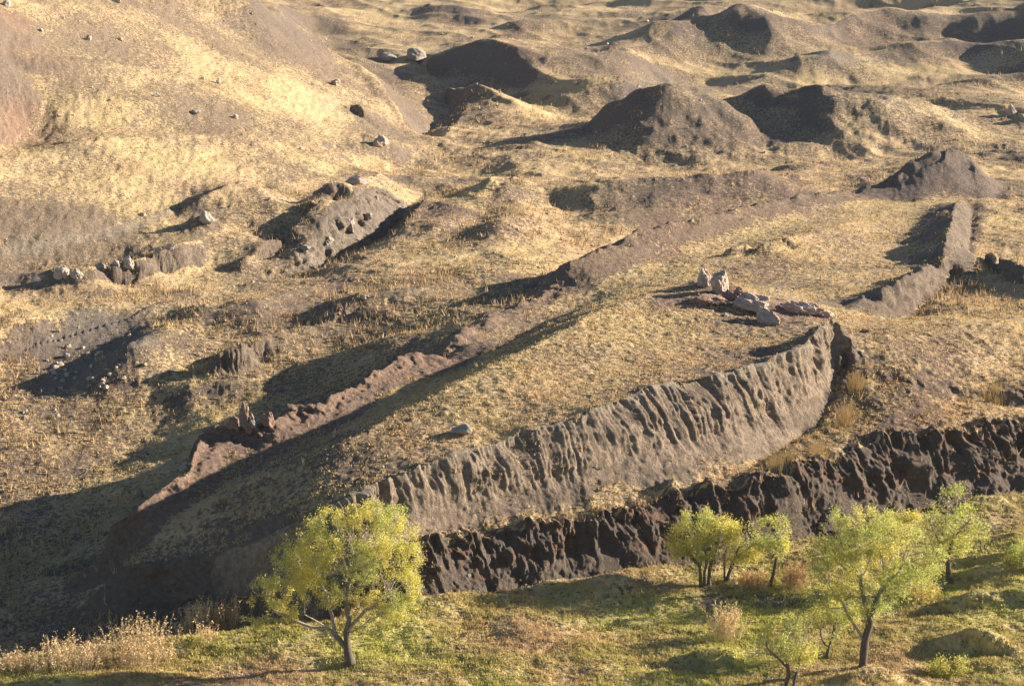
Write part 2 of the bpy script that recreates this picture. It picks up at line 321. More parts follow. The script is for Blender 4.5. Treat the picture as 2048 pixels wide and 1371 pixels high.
def rasterise(nj, ni):
    gi, gj = to_grid(SX, SY, nj, ni)
    ii = np.rint(gi).astype(int); jj = np.rint(gj).astype(int)
    ok = (ii >= 0) & (ii < ni) & (jj >= 0) & (jj < nj)
    idx = ii[ok] * nj + jj[ok]
    s = np.bincount(idx, SZ[ok], ni * nj); c = np.bincount(idx, minlength=ni * nj)
    m = c > 0
    z = np.where(m, s / np.maximum(c, 1), 0).reshape(ni, nj).astype(np.float32)
    sh = np.bincount(idx, SS[ok], ni * nj).reshape(ni, nj) > 0
    return z, m.reshape(ni, nj), sh

def relax(Z, cz, cm, n, t, h):
    def w(g):
        d = np.diff(g); d0 = np.concatenate([d[:1], d]); d1 = np.concatenate([d, d[-1:]])
        return (2 / (d0 * (d0 + d1))).astype(np.float32), (2 / (d1 * (d0 + d1))).astype(np.float32)
    (u0, u1), (v0, v1) = w(t), w(h)
    u0, u1 = u0[:, None], u1[:, None]; v0, v1 = v0[None], v1[None]; s = u0 + u1 + v0 + v1
    u0, u1, v0, v1 = u0 / s, u1 / s, v0 / s, v1 / s; c = cz[cm]
    for _ in range(n):
        p = np.pad(Z, 1, mode='edge')
        Z = u0 * p[:-2, 1:-1] + u1 * p[2:, 1:-1] + v0 * p[1:-1, :-2] + v1 * p[1:-1, 2:]
        Z[cm] = c
    return Z

def resize(Z, ni, nj):
    a = np.linspace(0, Z.shape[0] - 1, ni); b = np.linspace(0, Z.shape[1] - 1, nj)
    a0 = np.minimum(a.astype(int), Z.shape[0] - 2); b0 = np.minimum(b.astype(int), Z.shape[1] - 2)
    fa = (a - a0)[:, None].astype(np.float32); fb = (b - b0)[None, :].astype(np.float32)
    r = Z[a0] * (1 - fa) + Z[a0 + 1] * fa
    return r[:, b0] * (1 - fb) + r[:, b0 + 1] * fb

Z = None
for lev, its in ((32, 600), (16, 500), (8, 300), (4, 240), (2, 160), (1, 80)):
    ni, nj = NI // lev, NJ // lev
    cz, cm, sh = rasterise(nj, ni)
    tl = np.interp(np.linspace(0, NI - 1, ni), np.arange(NI), gt); hl = np.interp(np.linspace(0, NJ - 1, nj), np.arange(NJ), gh)
    Z = np.full((ni, nj), float(np.mean(SZ)), np.float32) if Z is None else resize(Z, ni, nj)
    Z[cm] = cz[cm]
    Z = relax(Z, cz, cm, its, tl, hl)
dense = (sstep(100, 112, np.exp(gt)) * (1 - sstep(150, 160, np.exp(gt))))[:, None].astype(np.float32)
def physblur(A, k):
    """blur of about the same size on the ground in the fine and the coarse rows"""
    return boxblur(A, int(3.2 * k), 3 * k) * dense + boxblur(A, k, 3 * k) * (1 - dense)
near_sharp = np.clip(physblur(sh.astype(np.float32), 3) * 20, 0, 1)
Zs = physblur(Z, 5)
Z = Zs + (Z - Zs) * near_sharp
Z = blur(Z, 2)

R = np.exp(gt)[:, None]
GX = (R * np.sin(gh)[None]).astype(np.float32); GY = (R * np.cos(gh)[None]).astype(np.float32)
GU, GV = project(GX, GY, Z)

def window(P, m):
    """index window of the grid within m metres of the points P"""
    r = [math.hypot(p[0], p[1]) for p in P]; a = [math.atan2(p[0], p[1]) for p in P]; r0 = max(min(r) - m, 63.0); r1 = max(r) + m; da = m / r0
    i0, i1 = np.searchsorted(gt, (math.log(r0), math.log(r1))); j0, j1 = np.searchsorted(gh, (min(a) - da, max(a) + da))
    return slice(int(i0), max(int(i1), int(i0) + 2)), slice(int(j0), max(int(j1), int(j0) + 2))
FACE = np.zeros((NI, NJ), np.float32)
def ridge(pts, w1, w2, r0=270.0):
    """raise a ridge along a crest seen at pixels u, v with height h: steep over w1 metres on the near left side, gentle over w2 beyond"""
    global Z
    W = []
    for u, v, h in pts:
        h_ = h * .66; p = px(u, v, 0); t = np.geomspace(150, 680, 1500) / math.hypot(p[0], p[1])
        gi, gj = to_grid(p[0] * t, p[1] * t)
        zt = Z[np.clip(np.rint(gi).astype(int), 0, NI - 1), np.clip(np.rint(gj).astype(int), 0, NJ - 1)] + h_
        k = np.where(CAMZ - CAMZ * t < zt)[0]; k = int(k[0]) if len(k) else 1499
        W.append((p[0] * t[k], p[1] * t[k], h_))
    hm = max(q[2] for q in W); wi = window(W, max(w1 * (.4 + .16 * hm), w2 * (.5 + .1 * hm)) + 2); X, Y = GX[wi], GY[wi]
    best = np.full(X.shape, 1e9, np.float32); H = np.zeros(X.shape, np.float32); sd = np.zeros(X.shape, np.float32)
    wob = .07 * fbm(X / 13, Y / 13, int(pts[0][0]), 3)
    num = np.zeros(X.shape, np.float32); den = np.full(X.shape, 1e-9, np.float32)
    for a, b in zip(W[:-1], W[1:]):
        dx, dy = b[0] - a[0], b[1] - a[1]; L = math.hypot(dx, dy) + 1e-6
        t = np.clip(((X - a[0]) * dx + (Y - a[1]) * dy) / (L * L), 0, 1)
        ex = X - a[0] - dx * t; ey = Y - a[1] - dy * t; d0 = np.sqrt(ex * ex + ey * ey) + 1e-3; m = d0 < best
        best = np.where(m, d0, best); k = (1 / (d0 + 1.0)) ** 4
        num += k * (dx * ey - dy * ex) / (L * d0); den += k; sd += k * (a[2] + (b[2] - a[2]) * t)
    H = sd / den; f = np.clip(.5 - .5 * num / den, 0, 1)                # 1 on the near left side, 0 beyond
    d = np.sqrt(best * best + 2.0) - 1.41
    q = np.clip(d / (f * w1 * (.4 + .16 * H) + (1 - f) * w2 * (.5 + .1 * H)) + wob * (best > 1), 0, 1)
    P = f * (1 - q) * (1 - .35 * np.sin(q * 3.14159)) + (1 - f) * (1 - q) ** 2 * (1 + 1.2 * q)
    gully = 1 + f * .16 * ridged(X / 11, Y / 24, 7, 3) * np.sin(q * 3.14159)
    Z[wi] += (H * P * gully).astype(np.float32)
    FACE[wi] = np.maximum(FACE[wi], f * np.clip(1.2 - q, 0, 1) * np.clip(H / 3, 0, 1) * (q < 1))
Z = Z.astype(np.float32)
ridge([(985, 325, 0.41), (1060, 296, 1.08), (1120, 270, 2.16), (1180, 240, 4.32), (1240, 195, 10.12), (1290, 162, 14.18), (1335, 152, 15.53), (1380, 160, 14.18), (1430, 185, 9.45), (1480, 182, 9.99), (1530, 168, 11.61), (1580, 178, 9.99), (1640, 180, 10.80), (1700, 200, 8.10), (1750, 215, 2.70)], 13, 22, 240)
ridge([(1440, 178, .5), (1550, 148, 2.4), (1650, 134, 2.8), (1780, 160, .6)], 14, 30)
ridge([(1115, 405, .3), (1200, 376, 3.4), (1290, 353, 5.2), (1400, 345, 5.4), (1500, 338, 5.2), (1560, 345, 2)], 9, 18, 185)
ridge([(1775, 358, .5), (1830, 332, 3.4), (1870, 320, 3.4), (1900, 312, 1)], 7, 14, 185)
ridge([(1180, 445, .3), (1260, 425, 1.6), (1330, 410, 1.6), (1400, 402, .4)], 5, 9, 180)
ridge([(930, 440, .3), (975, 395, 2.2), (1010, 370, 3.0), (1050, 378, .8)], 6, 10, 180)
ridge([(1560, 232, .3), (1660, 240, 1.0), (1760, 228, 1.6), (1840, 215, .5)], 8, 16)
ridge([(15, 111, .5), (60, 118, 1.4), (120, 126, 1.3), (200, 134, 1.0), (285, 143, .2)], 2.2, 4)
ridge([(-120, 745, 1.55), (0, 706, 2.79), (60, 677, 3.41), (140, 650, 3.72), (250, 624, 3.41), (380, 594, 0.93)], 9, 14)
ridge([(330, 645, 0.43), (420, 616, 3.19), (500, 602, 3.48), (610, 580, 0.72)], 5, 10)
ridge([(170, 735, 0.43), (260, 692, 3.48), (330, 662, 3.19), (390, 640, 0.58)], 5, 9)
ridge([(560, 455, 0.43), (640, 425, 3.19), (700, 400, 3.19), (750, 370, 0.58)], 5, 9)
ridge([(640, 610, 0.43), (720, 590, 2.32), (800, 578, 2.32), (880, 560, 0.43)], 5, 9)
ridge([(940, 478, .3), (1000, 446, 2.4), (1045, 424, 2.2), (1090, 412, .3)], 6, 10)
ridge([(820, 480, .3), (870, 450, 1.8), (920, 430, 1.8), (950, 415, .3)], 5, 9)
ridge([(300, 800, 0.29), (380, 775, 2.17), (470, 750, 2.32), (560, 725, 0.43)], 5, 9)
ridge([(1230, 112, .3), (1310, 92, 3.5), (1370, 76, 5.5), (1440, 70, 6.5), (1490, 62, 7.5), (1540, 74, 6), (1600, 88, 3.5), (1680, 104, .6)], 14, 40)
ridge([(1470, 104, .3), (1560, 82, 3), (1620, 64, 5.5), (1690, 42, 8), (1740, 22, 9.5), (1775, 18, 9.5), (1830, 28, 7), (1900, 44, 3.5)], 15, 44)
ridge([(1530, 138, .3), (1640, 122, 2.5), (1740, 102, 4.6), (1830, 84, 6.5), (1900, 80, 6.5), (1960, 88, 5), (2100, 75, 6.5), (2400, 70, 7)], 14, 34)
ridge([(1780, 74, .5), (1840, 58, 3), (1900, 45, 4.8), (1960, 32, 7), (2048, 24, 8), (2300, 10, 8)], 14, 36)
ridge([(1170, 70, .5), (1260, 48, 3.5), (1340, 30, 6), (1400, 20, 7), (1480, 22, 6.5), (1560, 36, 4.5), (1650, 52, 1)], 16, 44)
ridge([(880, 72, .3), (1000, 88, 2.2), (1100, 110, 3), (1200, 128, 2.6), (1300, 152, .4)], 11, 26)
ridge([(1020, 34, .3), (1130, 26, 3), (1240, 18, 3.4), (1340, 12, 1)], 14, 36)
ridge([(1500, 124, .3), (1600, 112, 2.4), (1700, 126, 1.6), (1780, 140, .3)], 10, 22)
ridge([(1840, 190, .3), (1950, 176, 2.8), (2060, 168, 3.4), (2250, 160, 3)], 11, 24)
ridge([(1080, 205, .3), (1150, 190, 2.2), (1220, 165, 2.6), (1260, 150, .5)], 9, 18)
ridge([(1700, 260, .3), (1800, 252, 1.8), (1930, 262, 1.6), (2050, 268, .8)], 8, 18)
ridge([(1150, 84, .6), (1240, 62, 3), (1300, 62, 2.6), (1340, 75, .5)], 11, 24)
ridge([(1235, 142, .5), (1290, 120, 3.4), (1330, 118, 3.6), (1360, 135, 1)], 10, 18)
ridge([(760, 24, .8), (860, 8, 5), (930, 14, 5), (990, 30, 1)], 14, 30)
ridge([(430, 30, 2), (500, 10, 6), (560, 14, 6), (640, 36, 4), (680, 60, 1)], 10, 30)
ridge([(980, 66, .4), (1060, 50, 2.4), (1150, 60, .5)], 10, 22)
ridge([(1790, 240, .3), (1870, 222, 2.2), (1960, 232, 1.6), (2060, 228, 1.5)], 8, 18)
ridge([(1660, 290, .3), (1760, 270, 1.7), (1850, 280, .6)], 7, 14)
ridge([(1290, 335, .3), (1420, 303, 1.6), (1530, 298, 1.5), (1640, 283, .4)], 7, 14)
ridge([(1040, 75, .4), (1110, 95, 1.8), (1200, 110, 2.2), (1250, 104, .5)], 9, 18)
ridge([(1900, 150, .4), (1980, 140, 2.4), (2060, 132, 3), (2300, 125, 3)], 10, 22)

Zf = boxblur(Z, 4, 3); k_ = sstep(350, 430, R).astype(np.float32); Z = Z + (Zf - Z) * k_

def poly_mask(polys, feather=2):
    m = np.zeros((NI, NJ), bool)
    for P in polys:
        c = np.zeros((NI, NJ), bool); n = len(P)
        for k in range(n):
            (x1, y1), (x2, y2) = P[k], P[(k + 1) % n]
            if y1 == y2: continue
            c ^= ((y1 > GV) != (y2 > GV)) & (GU < (x2 - x1) * (GV - y1) / (y2 - y1) + x1)
        m |= c
    return physblur(m.astype(np.float32), feather) if feather else m.astype(np.float32)

def strip(crest, base, pad=1.5):
    """coordinates on a wall: s along it (metres), q from 0 at the base to 1 at the crest, inside mask"""
    wi = window(list(crest) + list(base), 6.0); X, Y = GX[wi], GY[wi]
    def near(P):
        best = np.full(X.shape, 1e9, np.float32); S_ = np.zeros(X.shape, np.float32); side = np.zeros(X.shape, np.float32)
        acc = 0.0
        for a, b in zip(P[:-1], P[1:]):
            dx, dy = b[0] - a[0], b[1] - a[1]; L = math.hypot(dx, dy)
            t = np.clip(((X - a[0]) * dx + (Y - a[1]) * dy) / (L * L), 0, 1)
            ex = X - a[0] - dx * t; ey = Y - a[1] - dy * t
            d = np.hypot(ex, ey); u = d < best
            best = np.where(u, d, best); S_ = np.where(u, acc + t * L, S_); side = np.where(u, np.sign(dx * ey - dy * ex), side)
            acc += L
        return best, S_, side
    dc, s, sc_ = near(crest); db, _, sb = near(base)
    ins = (sc_ < 0) & (sb > 0) & ((dc + db) < 14) & (s > 0.05) & (s < s.max() - 0.05)
    q = db / (db + dc + 1e-6)
    def full(a, v):
        f = np.full((NI, NJ), v, a.dtype); f[wi] = a; return f
    return full(s, 0), full(q, 0), full(ins, False), full(dc, 99), full(db, 99)

# region masks (from the plan of the place)
M_mead = poly_mask([[(-900, 1900), (-900, 1372), (0, 1322), (230, 1293), (480, 1262), (700, 1222), (870, 1193), (1000, 1190), (1250, 1150), (1400, 1130), (1600, 1075), (1820, 1030), (2048, 985), (3200, 880), (3200, 1900)]], 1)
M_hill = poly_mask([[(-2500, 640), (0, 548), (270, 518), (345, 492), (430, 470), (560, 380), (690, 310), (830, 300), (800, 230), (700, 130), (560, 60), (370, 0), (200, -150), (-2500, -400)]], 2)
M_ark = poly_mask([[(200, 1085), (225, 1036), (280, 1003), (370, 945), (403, 857), (460, 846), (547, 840), (660, 790), (742, 741), (817, 703), (888, 690), (988, 624), (1073, 597), (1128, 552), (1141, 518), (1244, 481), (1281, 453), (1468, 417), (1656, 379), (1792, 380), (1881, 329), (1930, 322), (1958, 375), (1940, 512), (1905, 550), (1826, 632), (1712, 692), (1690, 730), (1640, 850), (1490, 945), (1250, 1003), (1000, 1055), (870, 1078), (600, 1145), (430, 1185)]], 1)

# walls: profile, flutes and pits
rs, rq, rin, rdc, rdb = strip(rw_top, rw_base)
ns, nq, nin, ndc, ndb = strip(nb_top, nb_base)
rough = 1 - np.clip(M_mead * 0.75 + M_hill * 0.85 + M_ark * 0.8, 0, 0.9)
rough = physblur(rough, 2)
far = np.clip((R - 200) / 250, 0, 1)
# medium relief
Z = Z + rough * ((1 - .6 * far) * 0.40 * ridged(GX / 9 + 0.4 * GY / 9, GY / 15, 3, 2) + (1 - sstep(280, 400, R)) * (0.14 * ridged(GX / 2.3, GY / 3.6, 4, 3) + 0.22 * fbm(GX / 4, GY / 4, 5, 3))) * (0.7 + 0.9 * far)
Z = Z + rough * sstep(190, 260, R) * (1 - .45 * sstep(380, 480, R)) * 1.05 * fbm(GX / 17, GY / 28, 8, 2)
Z = Z + rough * sstep(330, 420, R) * (.14 * ridged(GX / 6, GY / 16, 13, 3) + .06 * fbm(GX / 2.2, GY / 5, 14, 2))
Z = Z + rough * far * 1.2 * fbm(GX / 34, GY / 34, 9, 3)
Z = Z + rough * sstep(240, 330, R) * .85 * ridged((GX + .8 * GY) / 21, (GY - .6 * GX) / 60, 17, 2)
Z = Z + M_hill * (0.24 * fbm(GX / 14, GY / 14, 11, 3) + 0.05 * fbm(GX / 2.2, GY / 2.2, 12, 2))
Z = Z + M_mead * (0.26 * fbm(GX / 6.5, GY / 3.6, 21, 2) + 0.19 * ridged(GX / 4.6, GY / 1.9, 22, 4))
Z = Z + M_ark * (1 - rin) * (0.07 * fbm(GX / 3, GY / 3, 31, 3))
Z = Z.astype(np.float32)

# wall faces: steep fluted upper part over a talus apron
def prof(q, k):
    return np.where(q < k, 0.42 * (q / k) ** 1.25, 0.42 + 0.58 * ((q - k) / (1 - k)) ** 0.75)
DX = np.zeros((NI, NJ), np.float32); DY = np.zeros((NI, NJ), np.float32)
def columns(x, seed):
    """rounded buttresses of uneven width with narrow grooves between them: 0 in the groove, 1 on the bulge"""
    x = x + 0.55 * vnoise(x * 0.37, x * 0 + seed, seed); c = np.floor(x); f = x - c
    cut = 0.35 + 0.3 * _hash(c, c * 0, seed); f = np.where(f < cut, f / cut * .5, .5 + (f - cut) / (1 - cut) * .5)
    return np.sqrt(np.clip(1 - (2 * f - 1) ** 2, 0, 1)) * (0.45 + 0.55 * _hash(c, c * 0 + 7, seed))
def wall(s, q, ins, nx, ny, col_d, col_w, rug, seed):
    global DX, DY, Z
    r_, c_ = np.where(ins.any(1))[0], np.where(ins.any(0))[0]
    if not len(r_): return
    wi = (slice(max(r_[0] - 3, 0), r_[-1] + 4), slice(max(c_[0] - 3, 0), c_[-1] + 4)); s, q, ins = s[wi], q[wi], ins[wi]
    m = boxblur(ins.astype(np.float32), 1, 1) * ins
    edge = np.clip(q / 0.10, 0, 1) * np.clip((1 - q) / 0.03, 0, 1)
    zz = Z[wi] * 0.9
    warp = s + 0.55 * fbm(s / 2.5, zz / 2.2, seed, 3) + 0.5 * q
    big = columns(warp / col_w, seed + 1); small = columns(warp / (col_w * .31), seed + 2)
    up = sstep(0.22, 0.62, q + 0.18 * fbm(s / 4, q * 0, seed + 4, 2))
    r1 = fbm(s / 1.5, zz / 1.3, seed + 5, 5, .6); r2 = ridged(s / .8, zz / 1.0, seed + 6, 4, .6)
    pit = sstep(.25, .6, fbm(s / 2.2, zz / 1.6, seed + 7, 2))
    rill = ridged(s / .36, zz / 9, seed + 9, 3, .6) * .55 + fbm(s / .9, zz / 8, seed + 10, 4, .6) * .6
    crack = np.clip(ridged(warp / 3.1, zz / 9, seed + 11, 2) - .55, 0, 1) * 2.2
    vary = .55 + .45 * sstep(-.3, .4, fbm(s / 9, q * 0 + 3, seed + 12, 2))
    amp = m * edge * (col_d * vary * (.42 * (big - .55) + .36 * (small - .4) + .42 * rill - .8 * crack) * up + rug * (r1 * .6 + r2 * .4) * (0.35 + 0.65 * up) - pit * rug * .35 * up)
    DX[wi] += (nx * amp).astype(np.float32); DY[wi] += (ny * amp).astype(np.float32)
    Z[wi] += (m * (1 - up) * rug * .35 * r1).astype(np.float32)
def apply_profile(q, ins, k, hgt):
    global Z
    d = (prof(q, k) - q) * hgt
    Z = np.where(ins, Z + d, Z).astype(np.float32)
apply_profile(rq, rin, 0.5, np.clip((GU - 350) / 500, 0.2, 1) * 5.0)
apply_profile(nq, nin, 0.45, 3.0)
wall(rs, rq, rin, 0.85, -0.52, 1.1, 3.3, 0.36, 41)
wall(ns, nq, nin, 0.45, -0.89, 1.1, 2.4, 0.80, 61)
small = np.zeros((NI, NJ), bool)
for T_, B_, sd_, cd_ in ((c5t, c5b, 43, .5), (c4t, c4b, 47, .45), (c2t, c2b, 53, 1.3)):
    s_, q_, i_, _, _ = strip(T_, B_); wall(s_, q_, i_, .7, -.7, cd_, 1.5, .4 if cd_ < 1 else .8, sd_); small |= i_
# crest of the near bank is ragged
lipn = np.exp(-(ndc / 0.7) ** 2); Z = Z + lipn * 0.55 * fbm(GX / 1.1, GY / 1.1, 71, 4)
for P_ in (w3, w4, lw2, prow, lw):
    wi = window(P_, 5); X, Y = GX[wi], GY[wi]; d_ = np.full(X.shape, 1e9, np.float32)
    for a, b in zip(P_[:-1], P_[1:]):
        dx, dy = b[0] - a[0], b[1] - a[1]; t = np.clip(((X - a[0]) * dx + (Y - a[1]) * dy) / (dx * dx + dy * dy + 1e-9), 0, 1)
        d_ = np.minimum(d_, np.hypot(X - a[0] - dx * t, Y - a[1] - dy * t))
    Z[wi] += np.exp(-(d_ / 1.3) ** 2) * (.34 * fbm(X / 1.7, Y / 1.7, 74, 4) - .12)
lipr = np.exp(-(rdc / 0.8) ** 2); Z = Z + lipr * (0.22 * fbm(rs / 1.6, rdc * 0, 72, 3)) * np.clip((GU - 700) / 100, 0, 1)
Z = Z.astype(np.float32)
# small tussocks everywhere
tus = 0.045 * fbm(GX / 0.5, GY / 0.5, 81, 2) + 0.05 * ridged(GX / 1.3, GY / 1.3, 83, 3)
Z = Z + tus * (1 - 0.6 * (rin | nin)) * (1 - sstep(170, 300, R)) + M_hill * 0.075 * fbm(GX / .8, GY / 1.7, 87, 2) + 0.07 * sstep(170, 260, R) * fbm(GX / 1.6, GY / 3.2, 85, 3) * (1 - sstep(380, 500, R))
Z = Z.astype(np.float32)

sx = np.gradient(physblur(Z, 1), gh, axis=1) / R; sr = np.gradient(physblur(Z, 1), gt, axis=0) / R
ex = sx * np.cos(gh)[None] + sr * np.sin(gh)[None]; ey = -sx * np.sin(gh)[None] + sr * np.cos(gh)[None]
sl = np.hypot(ex, ey) + 1e-4; st = sstep(.45, .9, sl) * (1 - (rin | nin)) * (1 - sstep(230, 300, R))
am = st * (.40 * fbm(GX / 1.5 + Z, GY / 1.5 - Z, 301, 4, .6) + .22 * ridged(GX / .9 - Z, GY / 1.4 + Z, 302, 3, .6))
DX -= (ex / sl * am).astype(np.float32); DY -= (ey / sl * am).astype(np.float32)

def height(x, y):
    gi, gj = to_grid(np.asarray(x, float), np.asarray(y, float))
    gi = np.clip(gi, 0, NI - 1.001); gj = np.clip(gj, 0, NJ - 1.001)
    i = gi.astype(int); j = gj.astype(int); a = gi - i; b = gj - j
    return (Z[i, j] * (1 - a) + Z[i + 1, j] * a) * (1 - b) + (Z[i, j + 1] * (1 - a) + Z[i + 1, j + 1] * a) * b
def sample(M, x, y):
    gi, gj = to_grid(np.asarray(x, float), np.asarray(y, float))
    return M[np.clip(np.rint(gi).astype(int), 0, NI - 1), np.clip(np.rint(gj).astype(int), 0, NJ - 1)]

# ------------------------------------------------------------------ ground cover masks
def hexc(r, g, b): return np.array([r, g, b], np.float32)
n1 = fbm(GX / 14, GY / 14, 91, 4); n2 = fbm(GX / 4.5, GY / 4.5, 92, 3); n3 = ridged(GX / 7, GY / 7, 93, 3)
cov = np.full((NI, NJ), 0.61, np.float32) + 0.22 * n1 + 0.12 * n2
cov = cov - 0.13 * M_hill + 0.10 * M_mead - 0.04 * M_ark
soilc = np.empty((NI, NJ, 3), np.float32); soilc[:] = hexc(.205, .155, .115)
def paint(mask, c):
    global soilc
    soilc = soilc + (c - soilc) * np.clip(mask, 0, 1)[..., None]
paint(sstep(-.1, .5, n1), hexc(.215, .185, .145)); paint(sstep(.1, .6, fbm(GX / 22, GY / 22, 95, 3)) * .8, hexc(.20, .13, .105))
paint(M_hill * (.75 + .25 * n1), hexc(.285, .215, .145))
green = np.clip(0.10 + 0.15 * fbm(GX / 9, GY / 9, 96, 3), 0, 1) + M_mead * np.clip(0.36 + 0.5 * fbm(GX / 7, GY / 5, 97, 3) + 0.25 * sstep(1000, 2000, GU), 0, .9)
green += 0.65 * poly_mask([[(1180, 1215), (1300, 1200), (1500, 1215), (1640, 1240), (1500, 1262), (1200, 1255)]], 4)
gold = np.clip(0.35 * fbm(GX / 6, GY / 6, 98, 3) + 0.15, 0, 1)
def bare(mask, c, amt=1.0):
    global cov
    cov = cov * (1 - np.clip(mask, 0, 1) * amt); paint(mask, c)
def along(P, r, side=0):
    wi = window(P, r * 1.2 + 2); X, Y = GX[wi], GY[wi]
    best = np.full(X.shape, 1e9, np.float32); sd = np.zeros(X.shape, np.float32)
    for a, b in zip(P[:-1], P[1:]):
        dx, dy = b[0] - a[0], b[1] - a[1]; L = dx * dx + dy * dy + 1e-9
        t = np.clip(((X - a[0]) * dx + (Y - a[1]) * dy) / L, 0, 1)
        ex = X - a[0] - dx * t; ey = Y - a[1] - dy * t
        d = np.hypot(ex, ey); u = d < best; best = np.where(u, d, best); sd = np.where(u, dx * ey - dy * ex, sd)
    m = 1 - sstep(r * 0.55, r * 1.2, best + 0.5 * n2[wi])
    m = m * (sd < 0) if side < 0 else m * (sd > 0) if side > 0 else m
    f = np.zeros((NI, NJ), np.float32); f[wi] = m; return f
# steep ground loses its grass
gzx = np.gradient(physblur(Z, 1), gh, axis=1) / R; gzr = np.gradient(physblur(Z, 1), gt, axis=0) / R
slope = np.hypot(gzx, gzr)
bare(sstep(.55, 1.0, slope + 0.15 * n2) * (1 - 0.85 * M_mead), hexc(.20, .155, .12), .85)
bare(along(lw, 2.6) * .95, hexc(.245, .165, .125), .95)
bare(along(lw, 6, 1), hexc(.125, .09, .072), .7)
bare(along(lw2[:6], 1.6), hexc(.25, .175, .13), .8)
bare(along(lw2[6:], 4.2) * np.clip(.8 + .9 * n2, 0, 1), hexc(.225, .16, .115), .9)
bare(along(prow, 5.5), hexc(.20, .155, .125), .95); bare(along(w3, 3.2) * np.clip(.85 + .8 * n2, 0, 1), hexc(.215, .17, .13), .95); bare(along(w4, 3.2) * np.clip(.75 + .9 * n2, 0, 1), hexc(.215, .165, .125), .95)
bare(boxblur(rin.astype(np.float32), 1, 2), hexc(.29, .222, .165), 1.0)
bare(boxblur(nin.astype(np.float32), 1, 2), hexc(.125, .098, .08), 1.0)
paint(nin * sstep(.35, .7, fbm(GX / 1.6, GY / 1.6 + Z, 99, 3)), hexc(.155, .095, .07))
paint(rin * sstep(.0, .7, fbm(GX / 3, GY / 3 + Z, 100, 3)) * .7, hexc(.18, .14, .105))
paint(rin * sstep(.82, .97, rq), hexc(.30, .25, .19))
bare(poly_mask([[(1290, 600), (1390, 570), (1480, 580), (1570, 600), (1680, 640), (1560, 650), (1480, 610), (1400, 602), (1300, 622)]], 3) * .9, hexc(.29, .195, .15), .6)
bare(poly_mask([[(0, 20), (35, 10), (60, 40), (20, 60), (0, 60)], [(0, 215), (55, 200), (95, 215), (60, 290), (20, 320), (0, 325)], [(40, 112), (100, 118), (160, 128), (100, 140), (30, 130)]], 4), hexc(.29, .18, .125), .25)
bare(poly_mask([[(0, 552), (90, 545), (130, 560), (60, 578), (0, 575)], [(190, 590), (330, 594), (400, 602), (330, 606), (200, 598)]], 2), hexc(.30, .235, .18), .9)
bare(poly_mask([[(0, 490), (200, 462), (400, 395), (430, 385), (400, 402), (220, 476), (60, 508), (0, 512)]], 2), hexc(.30, .25, .19), .5)
bare(poly_mask([[(1400, 1200), (1480, 1192), (1600, 1196), (1600, 1212), (1480, 1216), (1395, 1208)]], 2), hexc(.21, .18, .15), .95)
bare(poly_mask([[(140, 660), (330, 690), (300, 740), (120, 790), (60, 800), (100, 720)], [(0, 812), (140, 815), (140, 828), (0, 832)]], 3) * .8, hexc(.24, .21, .18), .7)
bare(poly_mask([[(1230, 190), (1340, 150), (1430, 185), (1380, 230), (1280, 240)], [(1550, 140), (1650, 130), (1740, 150), (1650, 160)]], 5) * .8, hexc(.27, .24, .19), .6)
gold += 0.7 * poly_mask([[(1650, 880), (1670, 760), (1720, 690), (1900, 760), (2048, 800), (1900, 850), (1700, 880)], [(1490, 930), (1600, 890), (1680, 890), (1640, 920), (1540, 950)], [(340, 140), (520, 120), (640, 200), (560, 260), (420, 190)], [(650, 800), (1120, 560), (1140, 580), (700, 830)]], 8)
bare(boxblur(small.astype(np.float32), 1, 2) * (.6 + .7 * n2), hexc(.27, .225, .175), .85)
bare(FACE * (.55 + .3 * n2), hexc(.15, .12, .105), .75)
cov = np.maximum(cov, (rin * (1 - sstep(.06, .28, rq + .12 * n2)) * .62)); cov = np.maximum(cov, nin * sstep(.93, .99, nq) * .6)
cov += 0.12 * poly_mask([[(300, 100), (520, 120), (660, 210), (600, 260), (420, 190)], [(300, 300), (560, 300), (640, 320), (500, 335), (300, 345)]], 8)
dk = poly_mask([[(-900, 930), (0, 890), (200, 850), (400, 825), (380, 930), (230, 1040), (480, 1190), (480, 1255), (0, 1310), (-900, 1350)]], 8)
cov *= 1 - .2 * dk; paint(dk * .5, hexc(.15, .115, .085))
bare(poly_mask([[(560, 36), (690, 60), (760, 120), (840, 215), (865, 270), (835, 262), (760, 170), (700, 122), (640, 84)]], 4) * .8, hexc(.19, .145, .105), .6)
cov = np.clip(cov, 0, 1); gold = np.clip(gold * (1 - .55 * M_hill), 0, 1); green = np.clip(green, 0, 1)

# ------------------------------------------------------------------ materials
def new_mat(name, rough=0.9, spec=0.1):
    m = bpy.data.materials.new(name); m.use_nodes = True
    b = m.node_tree.nodes["Principled BSDF"]; b.inputs["Roughness"].default_value = rough; b.inputs["Specular IOR Level"].default_value = spec
    return m, m.node_tree.nodes, m.node_tree.links, b
def noise(N, L, co, scale, detail=4, rough=0.6, dist=0.0):
    n = N.new("ShaderNodeTexNoise"); n.inputs["Scale"].default_value = scale; n.inputs["Detail"].default_value = detail
    n.inputs["Roughness"].default_value = rough; n.inputs["Distortion"].default_value = dist; L.new(co, n.inputs["Vector"]); return n.outputs["Fac"]
def math_n(N, L, op, a, b=None, clamp=False):
    n = N.new("ShaderNodeMath"); n.operation = op; n.use_clamp = clamp
    for k, v in enumerate((a, b)):
        if v is None: continue
        if isinstance(v, (int, float)): n.inputs[k].default_value = v
        else: L.new(v, n.inputs[k])
    return n.outputs[0]
